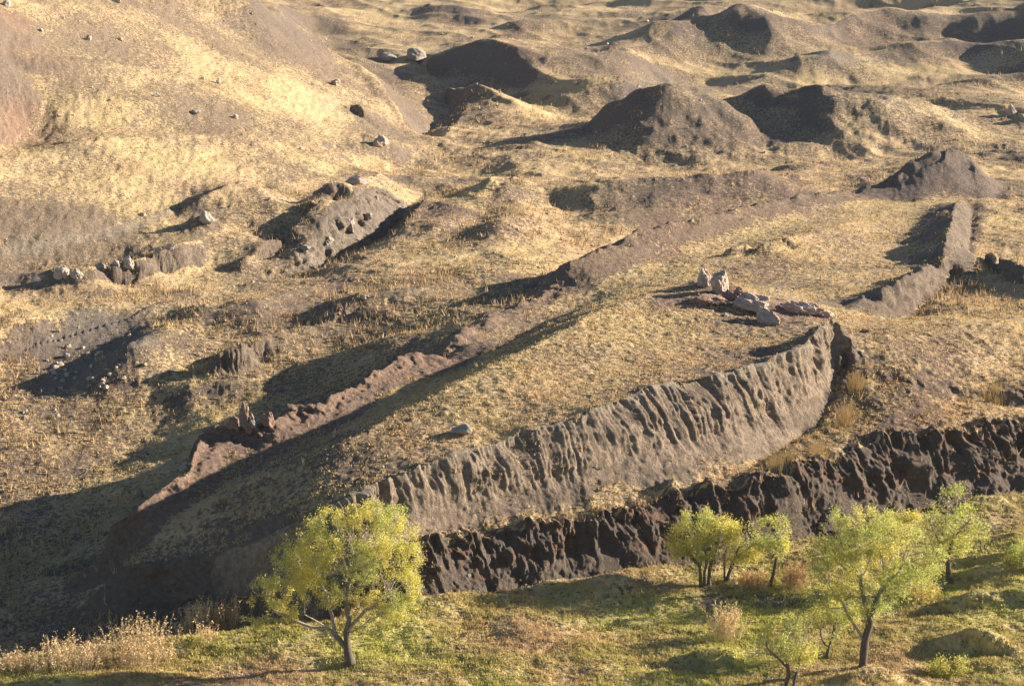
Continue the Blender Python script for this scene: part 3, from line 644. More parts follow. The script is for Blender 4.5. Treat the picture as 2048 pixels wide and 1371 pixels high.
def maprange(N, L, v, a, b, c, d, smooth=True):
    n = N.new("ShaderNodeMapRange"); n.interpolation_type = 'SMOOTHSTEP' if smooth else 'LINEAR'
    L.new(v, n.inputs["Value"])
    for k, x in zip(("From Min", "From Max", "To Min", "To Max"), (a, b, c, d)): n.inputs[k].default_value = x
    return n.outputs["Result"]
def mix(N, L, f, a, b, mode='MIX'):
    n = N.new("ShaderNodeMix"); n.data_type = 'RGBA'; n.blend_type = mode
    for k, v in ((0, f), (6, a), (7, b)):
        if isinstance(v, (int, float)): n.inputs[k].default_value = v
        elif isinstance(v, tuple): n.inputs[k].default_value = (*v, 1)
        else: L.new(v, n.inputs[k])
    return n.outputs[2]

def ground_material():
    m, N, L, b = new_mat("ground")
    co = N.new("ShaderNodeTexCoord").outputs["Object"]
    at = N.new("ShaderNodeAttribute"); at.attribute_name = "cover"
    so = N.new("ShaderNodeAttribute"); so.attribute_name = "soil"
    sep = N.new("ShaderNodeSeparateColor"); L.new(at.outputs["Color"], sep.inputs[0])
    cover, grn, gld = sep.outputs
    fine = noise(N, L, co, 2.6, 6, 0.68); mid_ = noise(N, L, co, 0.55, 5, 0.6); tiny = noise(N, L, co, 11, 3, 0.7); big = noise(N, L, co, 0.09, 4)
    # grass colour
    g = mix(N, L, gld, (.41, .275, .155), (.46, .285, .12))
    g = mix(N, L, grn, g, (.42, .40, .11))
    g = mix(N, L, maprange(N, L, mid_, .35, .68, 0, .6), g, (.255, .195, .12))
    g = mix(N, L, maprange(N, L, tiny, .3, .7, 0, .5), g, (.48, .38, .24))
    # soil colour
    s_ = mix(N, L, maprange(N, L, fine, .3, .7, .62, 0), so.outputs["Color"], (.07, .055, .045))
    s_ = mix(N, L, maprange(N, L, tiny, .62, .8, 0, .5), s_, (.38, .33, .27))
    th = math_n(N, L, 'ADD', math_n(N, L, 'MULTIPLY', math_n(N, L, 'SUBTRACT', fine, .5), 1.6), cover)
    th = math_n(N, L, 'ADD', th, math_n(N, L, 'MULTIPLY', math_n(N, L, 'SUBTRACT', mid_, .5), .5))
    f = maprange(N, L, th, .34, .66, 0, 1)
    f = math_n(N, L, 'MULTIPLY', f, maprange(N, L, cover, 0.0, .12, 0, 1))
    c = mix(N, L, f, s_, g)
    L.new(c, b.inputs["Base Color"])
    crumb = noise(N, L, co, 5.5, 7, .75)
    h = math_n(N, L, 'ADD', math_n(N, L, 'MULTIPLY', fine, .8), math_n(N, L, 'MULTIPLY', crumb, math_n(N, L, 'SUBTRACT', 1.3, f)))
    bp = N.new("ShaderNodeBump"); bp.inputs["Strength"].default_value = 0.9; bp.inputs["Distance"].default_value = 0.22
    L.new(h, bp.inputs["Height"]); L.new(bp.outputs[0], b.inputs["Normal"])
    return m
GROUND = ground_material()

def attr_material(name, attr, transl=0.0, rough=.8, bump=0.0):
    """plant matter: per-leaf colour from the mesh, mottled by noise, lets some light through"""
    m, N, L, b = new_mat(name, rough, 0.15)
    at = N.new("ShaderNodeAttribute"); at.attribute_name = attr
    co = N.new("ShaderNodeTexCoord").outputs["Object"]
    c = mix(N, L, maprange(N, L, noise(N, L, co, 3.0, 3), .3, .7, .75, 1.15), (0, 0, 0), at.outputs["Color"])
    L.new(c, b.inputs["Base Color"])
    if transl:
        t = N.new("ShaderNodeBsdfTranslucent"); L.new(c, t.inputs["Color"])
        mx = N.new("ShaderNodeMixShader"); mx.inputs[0].default_value = transl
        L.new(b.outputs[0], mx.inputs[1]); L.new(t.outputs[0], mx.inputs[2]); L.new(mx.outputs[0], N["Material Output"].inputs["Surface"])
    return m
LEAF = attr_material("willow_leaf", "tint", 0.5, .6)
STRAW = attr_material("dry_grass", "tint", 0.3)
def bark_material():
    m, N, L, b = new_mat("bark")
    at = N.new("ShaderNodeAttribute"); at.attribute_name = "tint"
    co = N.new("ShaderNodeTexCoord").outputs["Object"]
    n = noise(N, L, co, 14, 5, .7)
    c = mix(N, L, maprange(N, L, n, .3, .7, 0, .6), at.outputs["Color"], (.05, .04, .033)); L.new(c, b.inputs["Base Color"])
    bp = N.new("ShaderNodeBump"); bp.inputs["Distance"].default_value = .03; L.new(n, bp.inputs["Height"]); L.new(bp.outputs[0], b.inputs["Normal"])
    return m
BARK = bark_material()
def rock_material(name, c1, c2, c3):
    m, N, L, b = new_mat(name, .9, .15)
    co = N.new("ShaderNodeTexCoord").outputs["Object"]
    a = noise(N, L, co, 1.6, 6, .65, .4); f = noise(N, L, co, 7, 5, .7)
    c = mix(N, L, maprange(N, L, a, .35, .65, 0, 1), c1, c2); c = mix(N, L, maprange(N, L, f, .5, .75, 0, .8), c, c3)
    L.new(c, b.inputs["Base Color"])
    bp = N.new("ShaderNodeBump"); bp.inputs["Distance"].default_value = .22; bp.inputs["Strength"].default_value = 1.0
    L.new(math_n(N, L, 'ADD', a, math_n(N, L, 'MULTIPLY', f, .4)), bp.inputs["Height"]); L.new(bp.outputs[0], b.inputs["Normal"])
    return m
ROCK = {'pink': rock_material("pink_rock", (.37, .275, .225), (.45, .355, .29), (.22, .15, .115)),
        'pale': rock_material("pale_rock", (.36, .305, .245), (.44, .385, .32), (.24, .195, .15)),
        'red': rock_material("red_rock", (.235, .15, .115), (.29, .20, .155), (.14, .09, .07)),
        'grey': rock_material("grey_rock", (.25, .215, .18), (.33, .29, .25), (.14, .12, .10)),
        'dark': rock_material("dark_rock", (.10, .075, .062), (.15, .115, .095), (.06, .05, .04))}

# ------------------------------------------------------------------ terrain meshes: one sheet cut along the borders of its parts
V = np.stack([GX + DX, GY + DY, Z], -1).reshape(-1, 3)
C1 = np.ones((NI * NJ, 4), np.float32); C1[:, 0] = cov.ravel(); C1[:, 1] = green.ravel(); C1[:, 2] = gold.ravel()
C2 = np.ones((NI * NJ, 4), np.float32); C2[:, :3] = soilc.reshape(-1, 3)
ii, jj = np.meshgrid(np.arange(NI - 1), np.arange(NJ - 1), indexing='ij')
a = (ii * NJ + jj).ravel()
Q = np.stack([a, a + 1, a + NJ + 1, a + NJ], 1)
reg = np.zeros((NI, NJ), np.int8)                       # 0 valley
reg[(R > 335) & np.ones((NI, NJ), bool)] = 1            # far badlands
reg[M_hill > .5] = 2; reg[M_ark > .5] = 3; reg[M_mead > .5] = 4
reg[nin] = 5; reg[rin] = 3
rf = reg[:-1, :-1].ravel()
PARTS = [("valley_ground", "rough valley ground of dry grass and bare earth between the hill and the long mound"),
         ("badland_hills", "far eroded badland hills with shaded left slopes"),
         ("grassy_hillside", "smooth dry grass hillside with a red earth scar"),
         ("earth_mound", "long boat shaped earth mound with raised eroded walls"),
         ("meadow", "green and straw coloured hummocky meadow under the willows"),
         ("eroded_bank", "dark crumbling earth bank behind the willows")]
for k, (nm, lab) in enumerate(PARTS):
    f = Q[rf == k]; used, inv = np.unique(f, return_inverse=True)
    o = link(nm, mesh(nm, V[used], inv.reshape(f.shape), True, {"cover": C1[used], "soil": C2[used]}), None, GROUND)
    tag(o, lab, kind="structure")

# ------------------------------------------------------------------ placing things on the ground
def ground_px(u, v):
    """the ground point seen at pixel u, v (first hit of the sight line with the terrain)"""
    ax, ay, az = px(u, v, 0); dx, dy, dz = ax / 1000, ay / 1000, (az - CAMZ) / 1000
    L = math.hypot(ax, ay); lo, hi = 78.0, 640.0
    t = np.geomspace(lo, hi, 2600) / L
    X, Y, H = ax * t, ay * t, CAMZ - CAMZ * t
    below = H < height(X, Y)
    k = int(np.argmax(below)) if below.any() else len(t) - 1
    return Vector((X[k], Y[k], float(height(X[k], Y[k]))))
def px_size(p):                                   # metres per photo pixel at p
    return (p.y * math.cos(PITCH) + (CAMZ - p.z) * math.sin(PITCH)) / F

# ------------------------------------------------------------------ rocks
def rock_mesh(name, w, d, h, seed, cuts=14, sub=4, rug=.06, taper=0.0, lean=(0, 0)):
    import bmesh
    bm = bmesh.new(); bmesh.ops.create_icosphere(bm, subdivisions=sub, radius=1)
    P = np.array([v.co[:] for v in bm.verts]); r = np.random.default_rng(seed)
    for _ in range(cuts):
        n = r.normal(size=3); n /= np.linalg.norm(n); dd = r.uniform(.55, .88)
        k = np.maximum(P @ n - dd, 0); P = P - k[:, None] * n
    for sc_, am in ((1.7, rug * 1.6), (3.6, rug * 1.1), (8.0, rug * .7), (17.0, rug * .35)):
        nn = fbm(P[:, 0] * sc_ + P[:, 2] * sc_ * .8 + seed, P[:, 1] * sc_ - P[:, 2] * sc_ * .6 + seed * 1.7, seed, 3)
        P = P * (1 + am * nn)[:, None]
    P[:, 2] = (P[:, 2] - P[:, 2].min()) / np.ptp(P[:, 2])
    P[:, 2] += .035 * np.sin(P[:, 2] * 26 + 3 * P[:, 0] + r.uniform(0, 6)) * (rug > .08)
    for k in (0, 1): P[:, k] = (P[:, k] - P[:, k].mean()) / np.ptp(P[:, k])
    sc_ = 1 - taper * P[:, 2]
    P = np.stack([P[:, 0] * w * sc_ + lean[0] * P[:, 2] * h, P[:, 1] * d * sc_ + lean[1] * P[:, 2] * h, (P[:, 2] - .24) / .76 * h], 1)
    F_ = np.array([[v.index for v in f.verts] for f in bm.faces]); bm.free()
    return mesh(name, P, F_, sub > 3)

def rock(u, v, wp, hp, mat, label, name="boulder", cat="boulder", group=None, seed=None, **kw):
    p = ground_px(u, v); m = px_size(p); seed = seed if seed is not None else int(u * 3 + v * 7) % 9973; rz = kw.pop('rz', 0)
    w, h = wp * m, hp * m * 1.02
    o = link(name, rock_mesh(name, w, w * kw.pop('deep', .8), h, seed, **kw), None, ROCK[mat])
    o.location = p; o.rotation_euler.z = rz
    return tag(o, label, cat, group)

rock(1408, 570, 34, 34, 'pink', "rounded pale pink boulder, left one of the pair on top of the mound", group="pair of boulders on the mound top", seed=3, taper=.35, cuts=22, rug=.1, sub=5)
rock(1440, 586, 42, 44, 'pink', "taller reddish boulder, right one of the pair on top of the mound", group="pair of boulders on the mound top", seed=9, taper=.1, cuts=22, rug=.1, sub=5)
G = "pink rock outcrop across the mound"
rock(1415, 604, 84, 12, 'red', "low reddish rock ledge under the pair of boulders", "rock_ledge", "rock", seed=17, cuts=30, rug=.17, sub=5)
rock(1472, 596, 54, 24, 'red', "small brown rock wedged behind the taller boulder", "rock_slab", "rock", G, seed=25, cuts=26, rug=.17, sub=5)
rock(1506, 616, 104, 32, 'pink', "broad pale pink rock slab sloping down beside the pair of boulders", "rock_slab", "rock", G, seed=21, taper=.35, lean=(-.5, 0), cuts=30, rug=.17, sub=5, rz=-.5, deep=.55)
rock(1540, 646, 74, 32, 'pink', "cracked pink rock at the lower front of the outcrop", "rock_slab", "rock", G, seed=23, taper=.35, lean=(-.4, 0), cuts=30, rug=.17, sub=5, rz=-.7, deep=.5)
rock(1602, 626, 116, 24, 'pink', "long low pink rock slab at the right of the outcrop", "rock_slab", "rock", G, seed=29, taper=.3, cuts=30, rug=.17, sub=5, rz=-.25, deep=.4)
rock(1648, 634, 44, 16, 'pink', "small pink rock just behind the pointed wall peak", "rock_slab", "rock", G, seed=31, cuts=26, rug=.17, sub=5)
# pinnacles on the left wall
rock(494, 858, 32, 54, 'red', "tall pointed red rock pinnacle standing on the left wall crest", "rock_pinnacle", "rock", "standing rocks on the left wall", seed=41, taper=.5, lean=(-.05, 0), rug=.17, cuts=26)
rock(515, 853, 14, 36, 'red', "thin leaning slab of red rock right of the pinnacle", "rock_pinnacle", "rock", "standing rocks on the left wall", seed=43, rug=.14, taper=.3, lean=(-.5, 0))
rock(505, 861, 22, 24, 'grey', "grey rounded rock in front of the pinnacle", "boulder", "boulder", "standing rocks on the left wall", seed=45, rug=.14, taper=.3)
rock(537, 850, 32, 27, 'red', "round red boulder right of the leaning slab", "boulder", "boulder", "standing rocks on the left wall", seed=47, rug=.16, taper=.2)
rock(468, 856, 32, 27, 'red', "jagged red rock left of the pinnacle", "rock_pinnacle", "rock", "standing rocks on the left wall", seed=49, rug=.17, taper=.3)
rock(281, 995, 18, 20, 'red', "lone rounded red boulder low on the left wall", seed=51, taper=.3)
rock(372, 942, 34, 18, 'grey', "flat grey slab on the narrow part of the left wall", "rock_slab", "rock", seed=53)
rock(130, 1108, 18, 12, 'red', "small red rock in the dark valley", seed=55)
rock(90, 1306, 16, 42, 'dark', "dark upright rock beside the dry shrubs at lower left", "standing_rock", "rock", seed=57, taper=.5, lean=(.15, 0))
rock(925, 866, 44, 20, 'grey', "grey rock pile on the mound's grassy top", "rock_pile", "rock", seed=59)
rock(2022, 230, 24, 20, 'pink', "pinkish round boulder at the far right edge", seed=61, taper=.2)
rock(2042, 240, 18, 12, 'grey', "grey rock right below the pinkish boulder", seed=63)
# pale rocks at the foot of the hill
G = "pale rocks along the bank under the hill"
for (u, v, w_, h_, lab) in ((122, 556, 40, 24, "broad pale fluted rock face at the left end of the bank"), (153, 556, 34, 22, "pale fluted rock face touching the broad one at the left end of the bank"), (205, 543, 38, 18, "low pale rock right of the fluted rock face"), (258, 534, 26, 20, "rounded pale rock in the middle of the bank"), (232, 534, 18, 12, "small pale rock left of the rounded one"), (343, 501, 20, 14, "white boulder at the upper end of the bank"), (318, 507, 22, 12, "small pale rock just left of the white boulder")):
    rock(u, v, w_, h_, 'pale', lab, "pale_rock", "rock", G, taper=.25, cuts=40, rug=.17, sub=5, deep=.5)
# jagged slabs of the gully
G = "jagged rock slabs along the gully"
for (u, v, w_, h_, lab) in ((612, 516, 24, 24, "lowest jagged slab of the gully"), (655, 505, 26, 42, "tallest jagged slab of the gully"), (700, 478, 28, 38, "broad jagged slab in the middle of the gully"), (742, 446, 22, 24, "small jagged slab at the gully bend"), (752, 410, 22, 18, "uppermost jagged slab of the gully")):
    rock(u + random.uniform(-5, 5), v - 14 + random.uniform(-3, 6), w_ * random.uniform(.6, 1.6), h_ * random.uniform(.4, .7), 'grey', lab, "rock_slab", "rock", G, taper=random.uniform(.2, .6), lean=(random.uniform(.1, .7), .1), rz=random.uniform(-.8, .8), rug=.17)
rock(715, 368, 60, 16, 'pink', "long pale ledge on the slope above the gully", "rock_ledge", "rock", taper=.3)
rock(760, 292, 44, 22, 'pink', "pale pink outcrop on the hill foot beside the stream", "rock_ledge", "rock", taper=.4)
rock(412, 446, 40, 22, 'pale', "pale pointed earth rock below the small mound", "pale_rock", "rock", taper=.6)
rock(830, 118, 50, 22, 'grey', "pale outcrop below the far dark ridge", "rock_ledge", "rock", "pale outcrops under the far ridge", taper=.3)
rock(775, 122, 46, 16, 'grey', "pale outcrop at the left end of the far ridge", "rock_ledge", "rock", "pale outcrops under the far ridge", taper=.3)
# boulders on the hillside
G = "stones lying on the grassy hillside"
for (u, v, w_, h_, lab) in ((671, 171, 20, 13, "white boulder near the right end of the hillside"), (471, 237, 13, 8, "grey stone in the middle of the lower hillside"), (437, 167, 9, 11, "upright stone on the bright grass of the hillside"), (406, 159, 8, 6, "small stone left of the upright stone"), (178, 80, 13, 10, "grey boulder high on the hillside, left one of two"), (241, 82, 11, 7, "pale stone right of the grey boulder high on the hillside"), (313, 194, 18, 7, "flat stone in the middle of the hillside"), (13, 12, 20, 12, "white boulder in the top left corner"), (236, 6, 15, 9, "white boulder at the top edge of the hillside"), (392, 228, 22, 7, "dark flat stone left of the grey stone"), (82, 64, 10, 6, "small white stone on the red earth patch"), (286, 432, 14, 7, "small stone by the pale track on the lower hillside"), (540, 400, 9, 6, "small white stone right of the small mound")):
    rock(u, v, w_, h_, 'pale', lab, "stone", "stone", G, sub=3)
# small loose stones: look-alikes share a label and a group
protos = {k: [rock_mesh("stone", 1, .8, .55, 200 + i * 7 + ord(k[0]), sub=2) for i in range(4)] for k in ('pale', 'grey')}
for k, ms in protos.items():
    for m_ in ms: m_.materials.append(ROCK[k])
def scatter(n, box, kind, lab, grp, lo, hi, poly=None):
    made = 0
    while made < n:
        u = random.uniform(box[0], box[2]); v = random.uniform(box[1], box[3])
        p = ground_px(u, v); m_ = px_size(p)
        o = link("stone", random.choice(protos[kind])); o.location = p - Vector((0, 0, .05)); s_ = random.uniform(lo, hi) ** 1.0 * m_
        o.scale = (s_, s_, s_ * random.uniform(.8, 1.3)); o.rotation_euler.z = random.uniform(0, 6.28)
        tag(o, lab, "stone", grp); made += 1
scatter(40, (90, 665, 300, 790), 'pale', "small pale stone in the shaded gully at the left edge", "pale stones in the left gully", 5, 14)
scatter(14, (40, 795, 200, 835), 'pale', "small pale stone in the dry streambed at the left edge", "stones in the dry streambed", 5, 10)
scatter(26, (430, 560, 900, 660), 'pale', "small pale stone in the dry grass of the middle valley", "pale stones of the middle valley", 4, 9)
scatter(22, (880, 400, 1120, 540), 'pale', "small pale stone on the slope left of the far wall", "pale stones on the middle slope", 4, 9)
scatter(24, (100, 20, 640, 320), 'pale', "tiny pale stone on the grassy hillside", "tiny stones of the hillside", 4, 7)
scatter(20, (860, 20, 1560, 320), 'pale', "tiny pale stone on the far slopes", "tiny stones of the far slopes", 4, 8)
scatter(14, (880, 1150, 1320, 1200), 'grey', "small grey clod at the foot of the dark bank", "clods under the dark bank", 6, 12)
scatter(26, (900, 1030, 1500, 1070), 'grey', "small grey clod on the shelf above the dark bank", "clods above the dark bank", 4, 8)
scatter(26, (1370, 575, 1660, 655), 'grey', "small chip of rock around the pink outcrop on the mound", "rock chips around the pink outcrop", 5, 13)
scatter(16, (230, 1180, 480, 1250), 'grey', "small grey stone in the dark hollow left of the big willow", "stones in the dark hollow", 5, 10)

# ------------------------------------------------------------------ trees
def tube(Vs, Fs, Cs, P, Rr, col, sides=5):
    """append a tapering tube through points P with radii Rr"""
    P = np.asarray(P, float); n = len(P); base = sum(len(v) for v in Vs)
    d = np.gradient(P, axis=0); d /= np.linalg.norm(d, axis=1)[:, None] + 1e-9
    ref = np.where(np.abs(d[:, 2:3]) > .9, np.array([[1., 0, 0]]), np.array([[0, 0, 1.]]))
    a = np.cross(d, ref); a /= np.linalg.norm(a, axis=1)[:, None] + 1e-9; b = np.cross(d, a)
    th = np.arange(sides) * 2 * math.pi / sides
    ring = P[:, None] + np.asarray(Rr)[:, None, None] * (np.cos(th)[None, :, None] * a[:, None] + np.sin(th)[None, :, None] * b[:, None])
    Vs.append(ring.reshape(-1, 3)); Cs.append(np.repeat(col, sides, 0))
    i, k = np.meshgrid(np.arange(n - 1), np.arange(sides), indexing='ij'); k2 = (k + 1) % sides
    Fs.append((base + np.stack([i * sides + k, i * sides + k2, (i + 1) * sides + k2, (i + 1) * sides + k], -1)).reshape(-1, 4))

def leaves_mesh(P, size, rs, cols, up=.25):
    """one narrow four-cornered leaf per point"""
    n = len(P); d = rs.normal(size=(n, 3)); d[:, 2] += up; d /= np.linalg.norm(d, axis=1)[:, None]
    e = np.cross(d, rs.normal(size=(n, 3))); e /= np.linalg.norm(e, axis=1)[:, None] + 1e-9
    L = size * rs.uniform(.7, 1.35, (n, 1)); W = L * rs.uniform(.28, .42, (n, 1))
    Vv = np.stack([P, P + d * L * .5 + e * W * .5, P + d * L, P + d * L * .5 - e * W * .5], 1).reshape(-1, 3)
    Ff = np.arange(n * 4).reshape(n, 4)
    return Vv, Ff, np.repeat(cols, 4, 0)

def willow(name, label, base, blobs, stems, nleaf, seed, yellow=.5, r0=.25, leaf=.17, group=None, cat="tree", natt=620, deep=.85, limbname="limb", hollow=.35, pale=1.0):
    rs = np.random.default_rng(seed)
    p0 = ground_px(*base); m = px_size(p0)
    side = lambda du, dv, dy=0.0: np.array([du * m, dy, -dv * m * 1.02])
    root = empty(name, p0); tag(root, label, cat, group)
    # crown volume: points inside the blobs, thinner in the heart
    att = []; vol = np.array([b[2] * b[3] * min(b[2], b[3]) for b in blobs], float); vol /= vol.sum()
    while len(att) < natt:
        b = blobs[rs.choice(len(blobs), p=vol)]; q = rs.normal(size=3); q *= rs.uniform(hollow ** 3, 1) ** (1 / 3) / np.linalg.norm(q)
        c = side(b[0] - base[0], b[1] - base[1]); ry = deep * min(b[2], 1.3 * b[3]) * m
        off_ = b[4] * m if len(b) > 4 else 0.0
        att.append(c + np.array([q[0] * b[2] * m, q[1] * ry + off_, q[2] * b[3] * m]))
    att = np.array(att); att0 = att.copy()
    # skeleton: the given stems, then grown towards the crown points
    nodes, par, limb = [], [], []
    for k, st in enumerate(stems):
        pts = [side(*q) for q in st[1]]; prev = -1
        if st[0] is not None: prev = st[0] if isinstance(st[0], int) and st[0] < 0 else int(np.argmin(np.linalg.norm(np.array(nodes) - pts[0], axis=1)))
        step = .035 * 340 * m * .5 if False else max(.10, 9 * m)
        for a_, b_ in zip(pts[:-1], pts[1:]):
            L = np.linalg.norm(b_ - a_); n = max(1, int(L / step))
            for t in range(0 if prev < 0 else 1, n + 1):
                if prev < 0 or t > 0:
                    nodes.append(a_ + (b_ - a_) * t / n + (rs.normal(size=3) * .012 * L if 0 < t < n else 0)); par.append(prev); limb.append(k); prev = len(nodes) - 1
    step = max(.12, 8 * m)
    for it in range(90):
        if not len(att): break
        N_ = np.array(nodes); D = np.linalg.norm(att[:, None] - N_[None], axis=2) if len(att) * len(N_) < 6e6 else None
        if D is None: break
        near = D.argmin(1); dist = D[np.arange(len(att)), near]
        new = 0
        for nd in np.unique(near):
            v = att[near == nd] - N_[nd]; v = (v / np.linalg.norm(v, axis=1)[:, None]).mean(0) + np.array([0, 0, .12]) + rs.normal(size=3) * .12
            v /= np.linalg.norm(v) + 1e-9; q = N_[nd] + v * step
            if new < 400: nodes.append(q); par.append(int(nd)); limb.append(limb[nd]); new += 1
        N2 = np.array(nodes[len(N_):]); att = att[np.linalg.norm(att[:, None] - N2[None], axis=2).min(1) > step * 1.1]
    N_ = np.array(nodes); n = len(N_); par = np.array(par)
    w_ = np.zeros(n); kids = [[] for _ in range(n)]
    for i in range(n):
        if par[i] >= 0: kids[par[i]].append(i)
    order = np.argsort([0] * n)
    depth = np.zeros(n, int)
    for i in range(n): depth[i] = depth[par[i]] + 1 if par[i] >= 0 else 0
    for i in np.argsort(-depth):
        if not kids[i]: w_[i] = 1
        if par[i] >= 0: w_[par[i]] += w_[i]
    rad = r0 * (w_ / w_.max()) ** .56; rad = np.maximum(rad, .010)
    # tubes: follow the thickest child
    groups = {}
    light = np.array([.50, .44, .36]) * pale; dark = np.array([.13, .105, .085])
    starts = [(i, None) for i in range(n) if par[i] < 0]
    while starts:
        i, pa = starts.pop(); ch = [pa] if pa is not None else []; ch.append(i); first = limb[i]
        while kids[ch[-1]]:
            ks = sorted(kids[ch[-1]], key=lambda k: -w_[k]); ks0 = ks[0]
            for k in ks[1:]: starts.append((k, ch[-1]))
            ch.append(ks0)
        if len(ch) < 2: continue
        Rr = rad[ch].copy()
        if pa is not None: Rr[0] = min(Rr[0], Rr[1] * 1.15)
        t = np.clip(1.15 - rad[ch] / (r0 * .62), 0, 1)[:, None] * np.clip(N_[ch][:, 2:3] / (60 * m), 0, 1)
        if stems[first][0] is None and pa is None: Rr[0] *= 1.35
        groups.setdefault(first, ([], [], []))
        tube(*groups[first], N_[ch], Rr, dark + (light - dark) * t, 6 if Rr[0] > .05 else 4)
    for k, (Vs, Fs, Cs) in sorted(groups.items()):
        c = np.concatenate(Cs); c = np.concatenate([c, np.ones((len(c), 1))], 1)
        nm = "trunk" if stems[k][0] is None else limbname
        link(nm, mesh(nm, np.concatenate(Vs), np.concatenate(Fs), True, {"tint": c}), root, BARK)
    # leaves on the thin wood and around the crown points
    tip = np.where(rad < max(.03, r0 * .13))[0]
    A = N_[rs.choice(tip, nleaf)] + rs.normal(size=(nleaf, 3)) * np.array([.2, .2, .22]) * (14 * m + .3)
    lob = fbm(A[:, 0] / .9 + seed, A[:, 2] / .8 + A[:, 1] * .7, seed, 3)
    keep = rs.uniform(size=len(A)) < np.clip(.60 + .95 * lob, .06, 1); A = A[keep]; lob = lob[keep]
    ye = np.clip(yellow + .55 * fbm(A[:, 0] / 1.6 + 9, A[:, 2] / 1.6 + A[:, 1] * .5, seed + 3, 2) + rs.normal(size=len(A)) * .28, 0, 1)[:, None]
    lc = np.array([.43, .47, .12]) * (1 - ye) + np.array([.72, .61, .13]) * ye
    lc = np.where(rs.uniform(size=(len(A), 1)) < .10, np.array([[.55, .57, .36]]), lc) * rs.uniform(.75, 1.2, (len(A), 1))
    Vv, Ff, Cc = leaves_mesh(A, leaf, rs, np.concatenate([lc, np.ones((len(A), 1))], 1))
    link("crown", mesh("crown", Vv, Ff, False, {"tint": Cc}), root, LEAF)
    return root

GT = "willows on the meadow"
willow("willow_tree", "largest willow with broad yellow green crown, alone left of the dark bank", (702, 1328),
       [(765, 1062, 88, 76), (690, 1075, 95, 72), (620, 1110, 78, 62), (565, 1180, 70, 55), (528, 1225, 50, 36), (560, 1236, 46, 22), (790, 1150, 66, 80), (690, 1150, 110, 60), (805, 1210, 52, 42)],
       [(None, [(0, 0), (-5, -22), (-7, -42), (-8, -68), (-2, -95), (4, -120)]), (0, [(-6, -30), (-22, -52), (-38, -70), (-62, -88), (-90, -104)]), (0, [(-30, -62), (-34, -90), (-40, -120), (-46, -150)]), (0, [(-7, -68), (10, -90), (30, -112), (48, -124)]),
        (0, [(-48, -74), (-76, -78), (-110, -92), (-150, -112)]), (0, [(-5, -62), (18, -76), (42, -96)]), (0, [(-3, -92), (-6, -130), (-2, -165)])],
       88000, 11, .5, .27, .115, GT, natt=900)
willow("willow_tree", "large willow with leaning green crown, in front of the right part of the bank", (1726, 1337),
       [(1695, 1058, 72, 56), (1650, 1105, 58, 56), (1765, 1075, 80, 56), (1715, 1130, 96, 56), (1640, 1165, 48, 46), (1800, 1140, 66, 50), (1690, 1195, 80, 42), (1842, 1095, 42, 34), (1740, 1200, 70, 46, 20)],
       [(None, [(0, 0), (0, -30), (2, -60), (10, -100), (22, -150), (38, -190)]), (0, [(1, -52), (-12, -78), (-34, -110), (-48, -140)]), (0, [(4, -70), (0, -100), (-4, -140)]), (0, [(22, -150), (40, -180), (62, -200)]), (0, [(10, -100), (-6, -150), (-14, -190)])],
       54000, 23, .36, .25, .115, GT, natt=760)
willow("willow_tree", "slim bushy willow with three dark stems, leftmost of the group by the bank", (1402, 1174),
       [(1405, 1052, 66, 40), (1362, 1078, 38, 42), (1440, 1062, 44, 40), (1395, 1095, 56, 32)],
       [(None, [(0, 0), (-2, -24), (-4, -42), (-22, -66), (-40, -84)]), (None, [(6, -4), (6, -30), (10, -50), (6, -80)]), (None, [(16, -6), (16, -36), (20, -56), (28, -80)])],
       20000, 31, .5, .12, .13, GT, natt=420)
willow("willow_tree", "thin willow with two forked stems, in the middle of the group by the bank", (1450, 1162),
       [(1478, 1072, 42, 38), (1500, 1092, 32, 36), (1462, 1098, 36, 32)],
       [(None, [(0, 0), (-2, -26), (-2, -52), (4, -80)]), (None, [(4, -2), (12, -30), (20, -56), (30, -78)]), (0, [(16, -44), (34, -60), (48, -70)])],
       9500, 37, .5, .12, .13, GT, natt=300)
willow("willow_tree", "small round willow with a single leaning stem, rightmost of the group by the bank", (1540, 1172),
       [(1538, 1056, 36, 32), (1548, 1082, 38, 32), (1520, 1075, 24, 28)],
       [(None, [(0, 0), (6, -26), (10, -50), (10, -74)]), (0, [(10, -60), (24, -78), (34, -92)])],
       8500, 41, .5, .11, .13, GT, natt=280)
willow("willow_tree", "open green willow with pale twigs on the slope at the right edge", (1898, 1165),
       [(1905, 998, 44, 34), (1885, 1040, 58, 44), (1925, 1065, 52, 42), (1858, 1080, 42, 38), (1890, 1095, 50, 30)],
       [(None, [(0, 0), (-3, -30), (-4, -56), (2, -90), (8, -120)]), (0, [(-4, -56), (-22, -80), (-36, -104)]), (0, [(-2, -44), (-24, -58), (-34, -70)]), (0, [(2, -90), (22, -112), (36, -130)])],
       12000, 47, .28, .17, .14, GT, natt=420)
willow("willow_tree", "sparse young willow with pale stems at the bottom edge left of the large leaning willow", (1568, 1385),
       [(1560, 1272, 58, 40), (1596, 1292, 42, 40), (1525, 1300, 38, 38), (1600, 1250, 36, 30)],
       [(None, [(0, 0), (8, -40), (4, -64), (-8, -96)]), (None, [(16, 0), (24, -44), (30, -80)]), (0, [(6, -50), (-18, -76), (-34, -90)])],
       8500, 53, .38, .12, .13, GT, natt=330, hollow=.1)
willow("willow_tree", "small forked willow just left of the large leaning willow's trunk", (1654, 1316),
       [(1662, 1232, 46, 42), (1638, 1250, 40, 38), (1692, 1222, 34, 30)],
       [(None, [(0, 0), (2, -22), (10, -44), (12, -68)]), (0, [(2, -20), (-12, -40), (-16, -60)])],
       7000, 59, .42, .11, .13, GT, natt=280, hollow=.1)
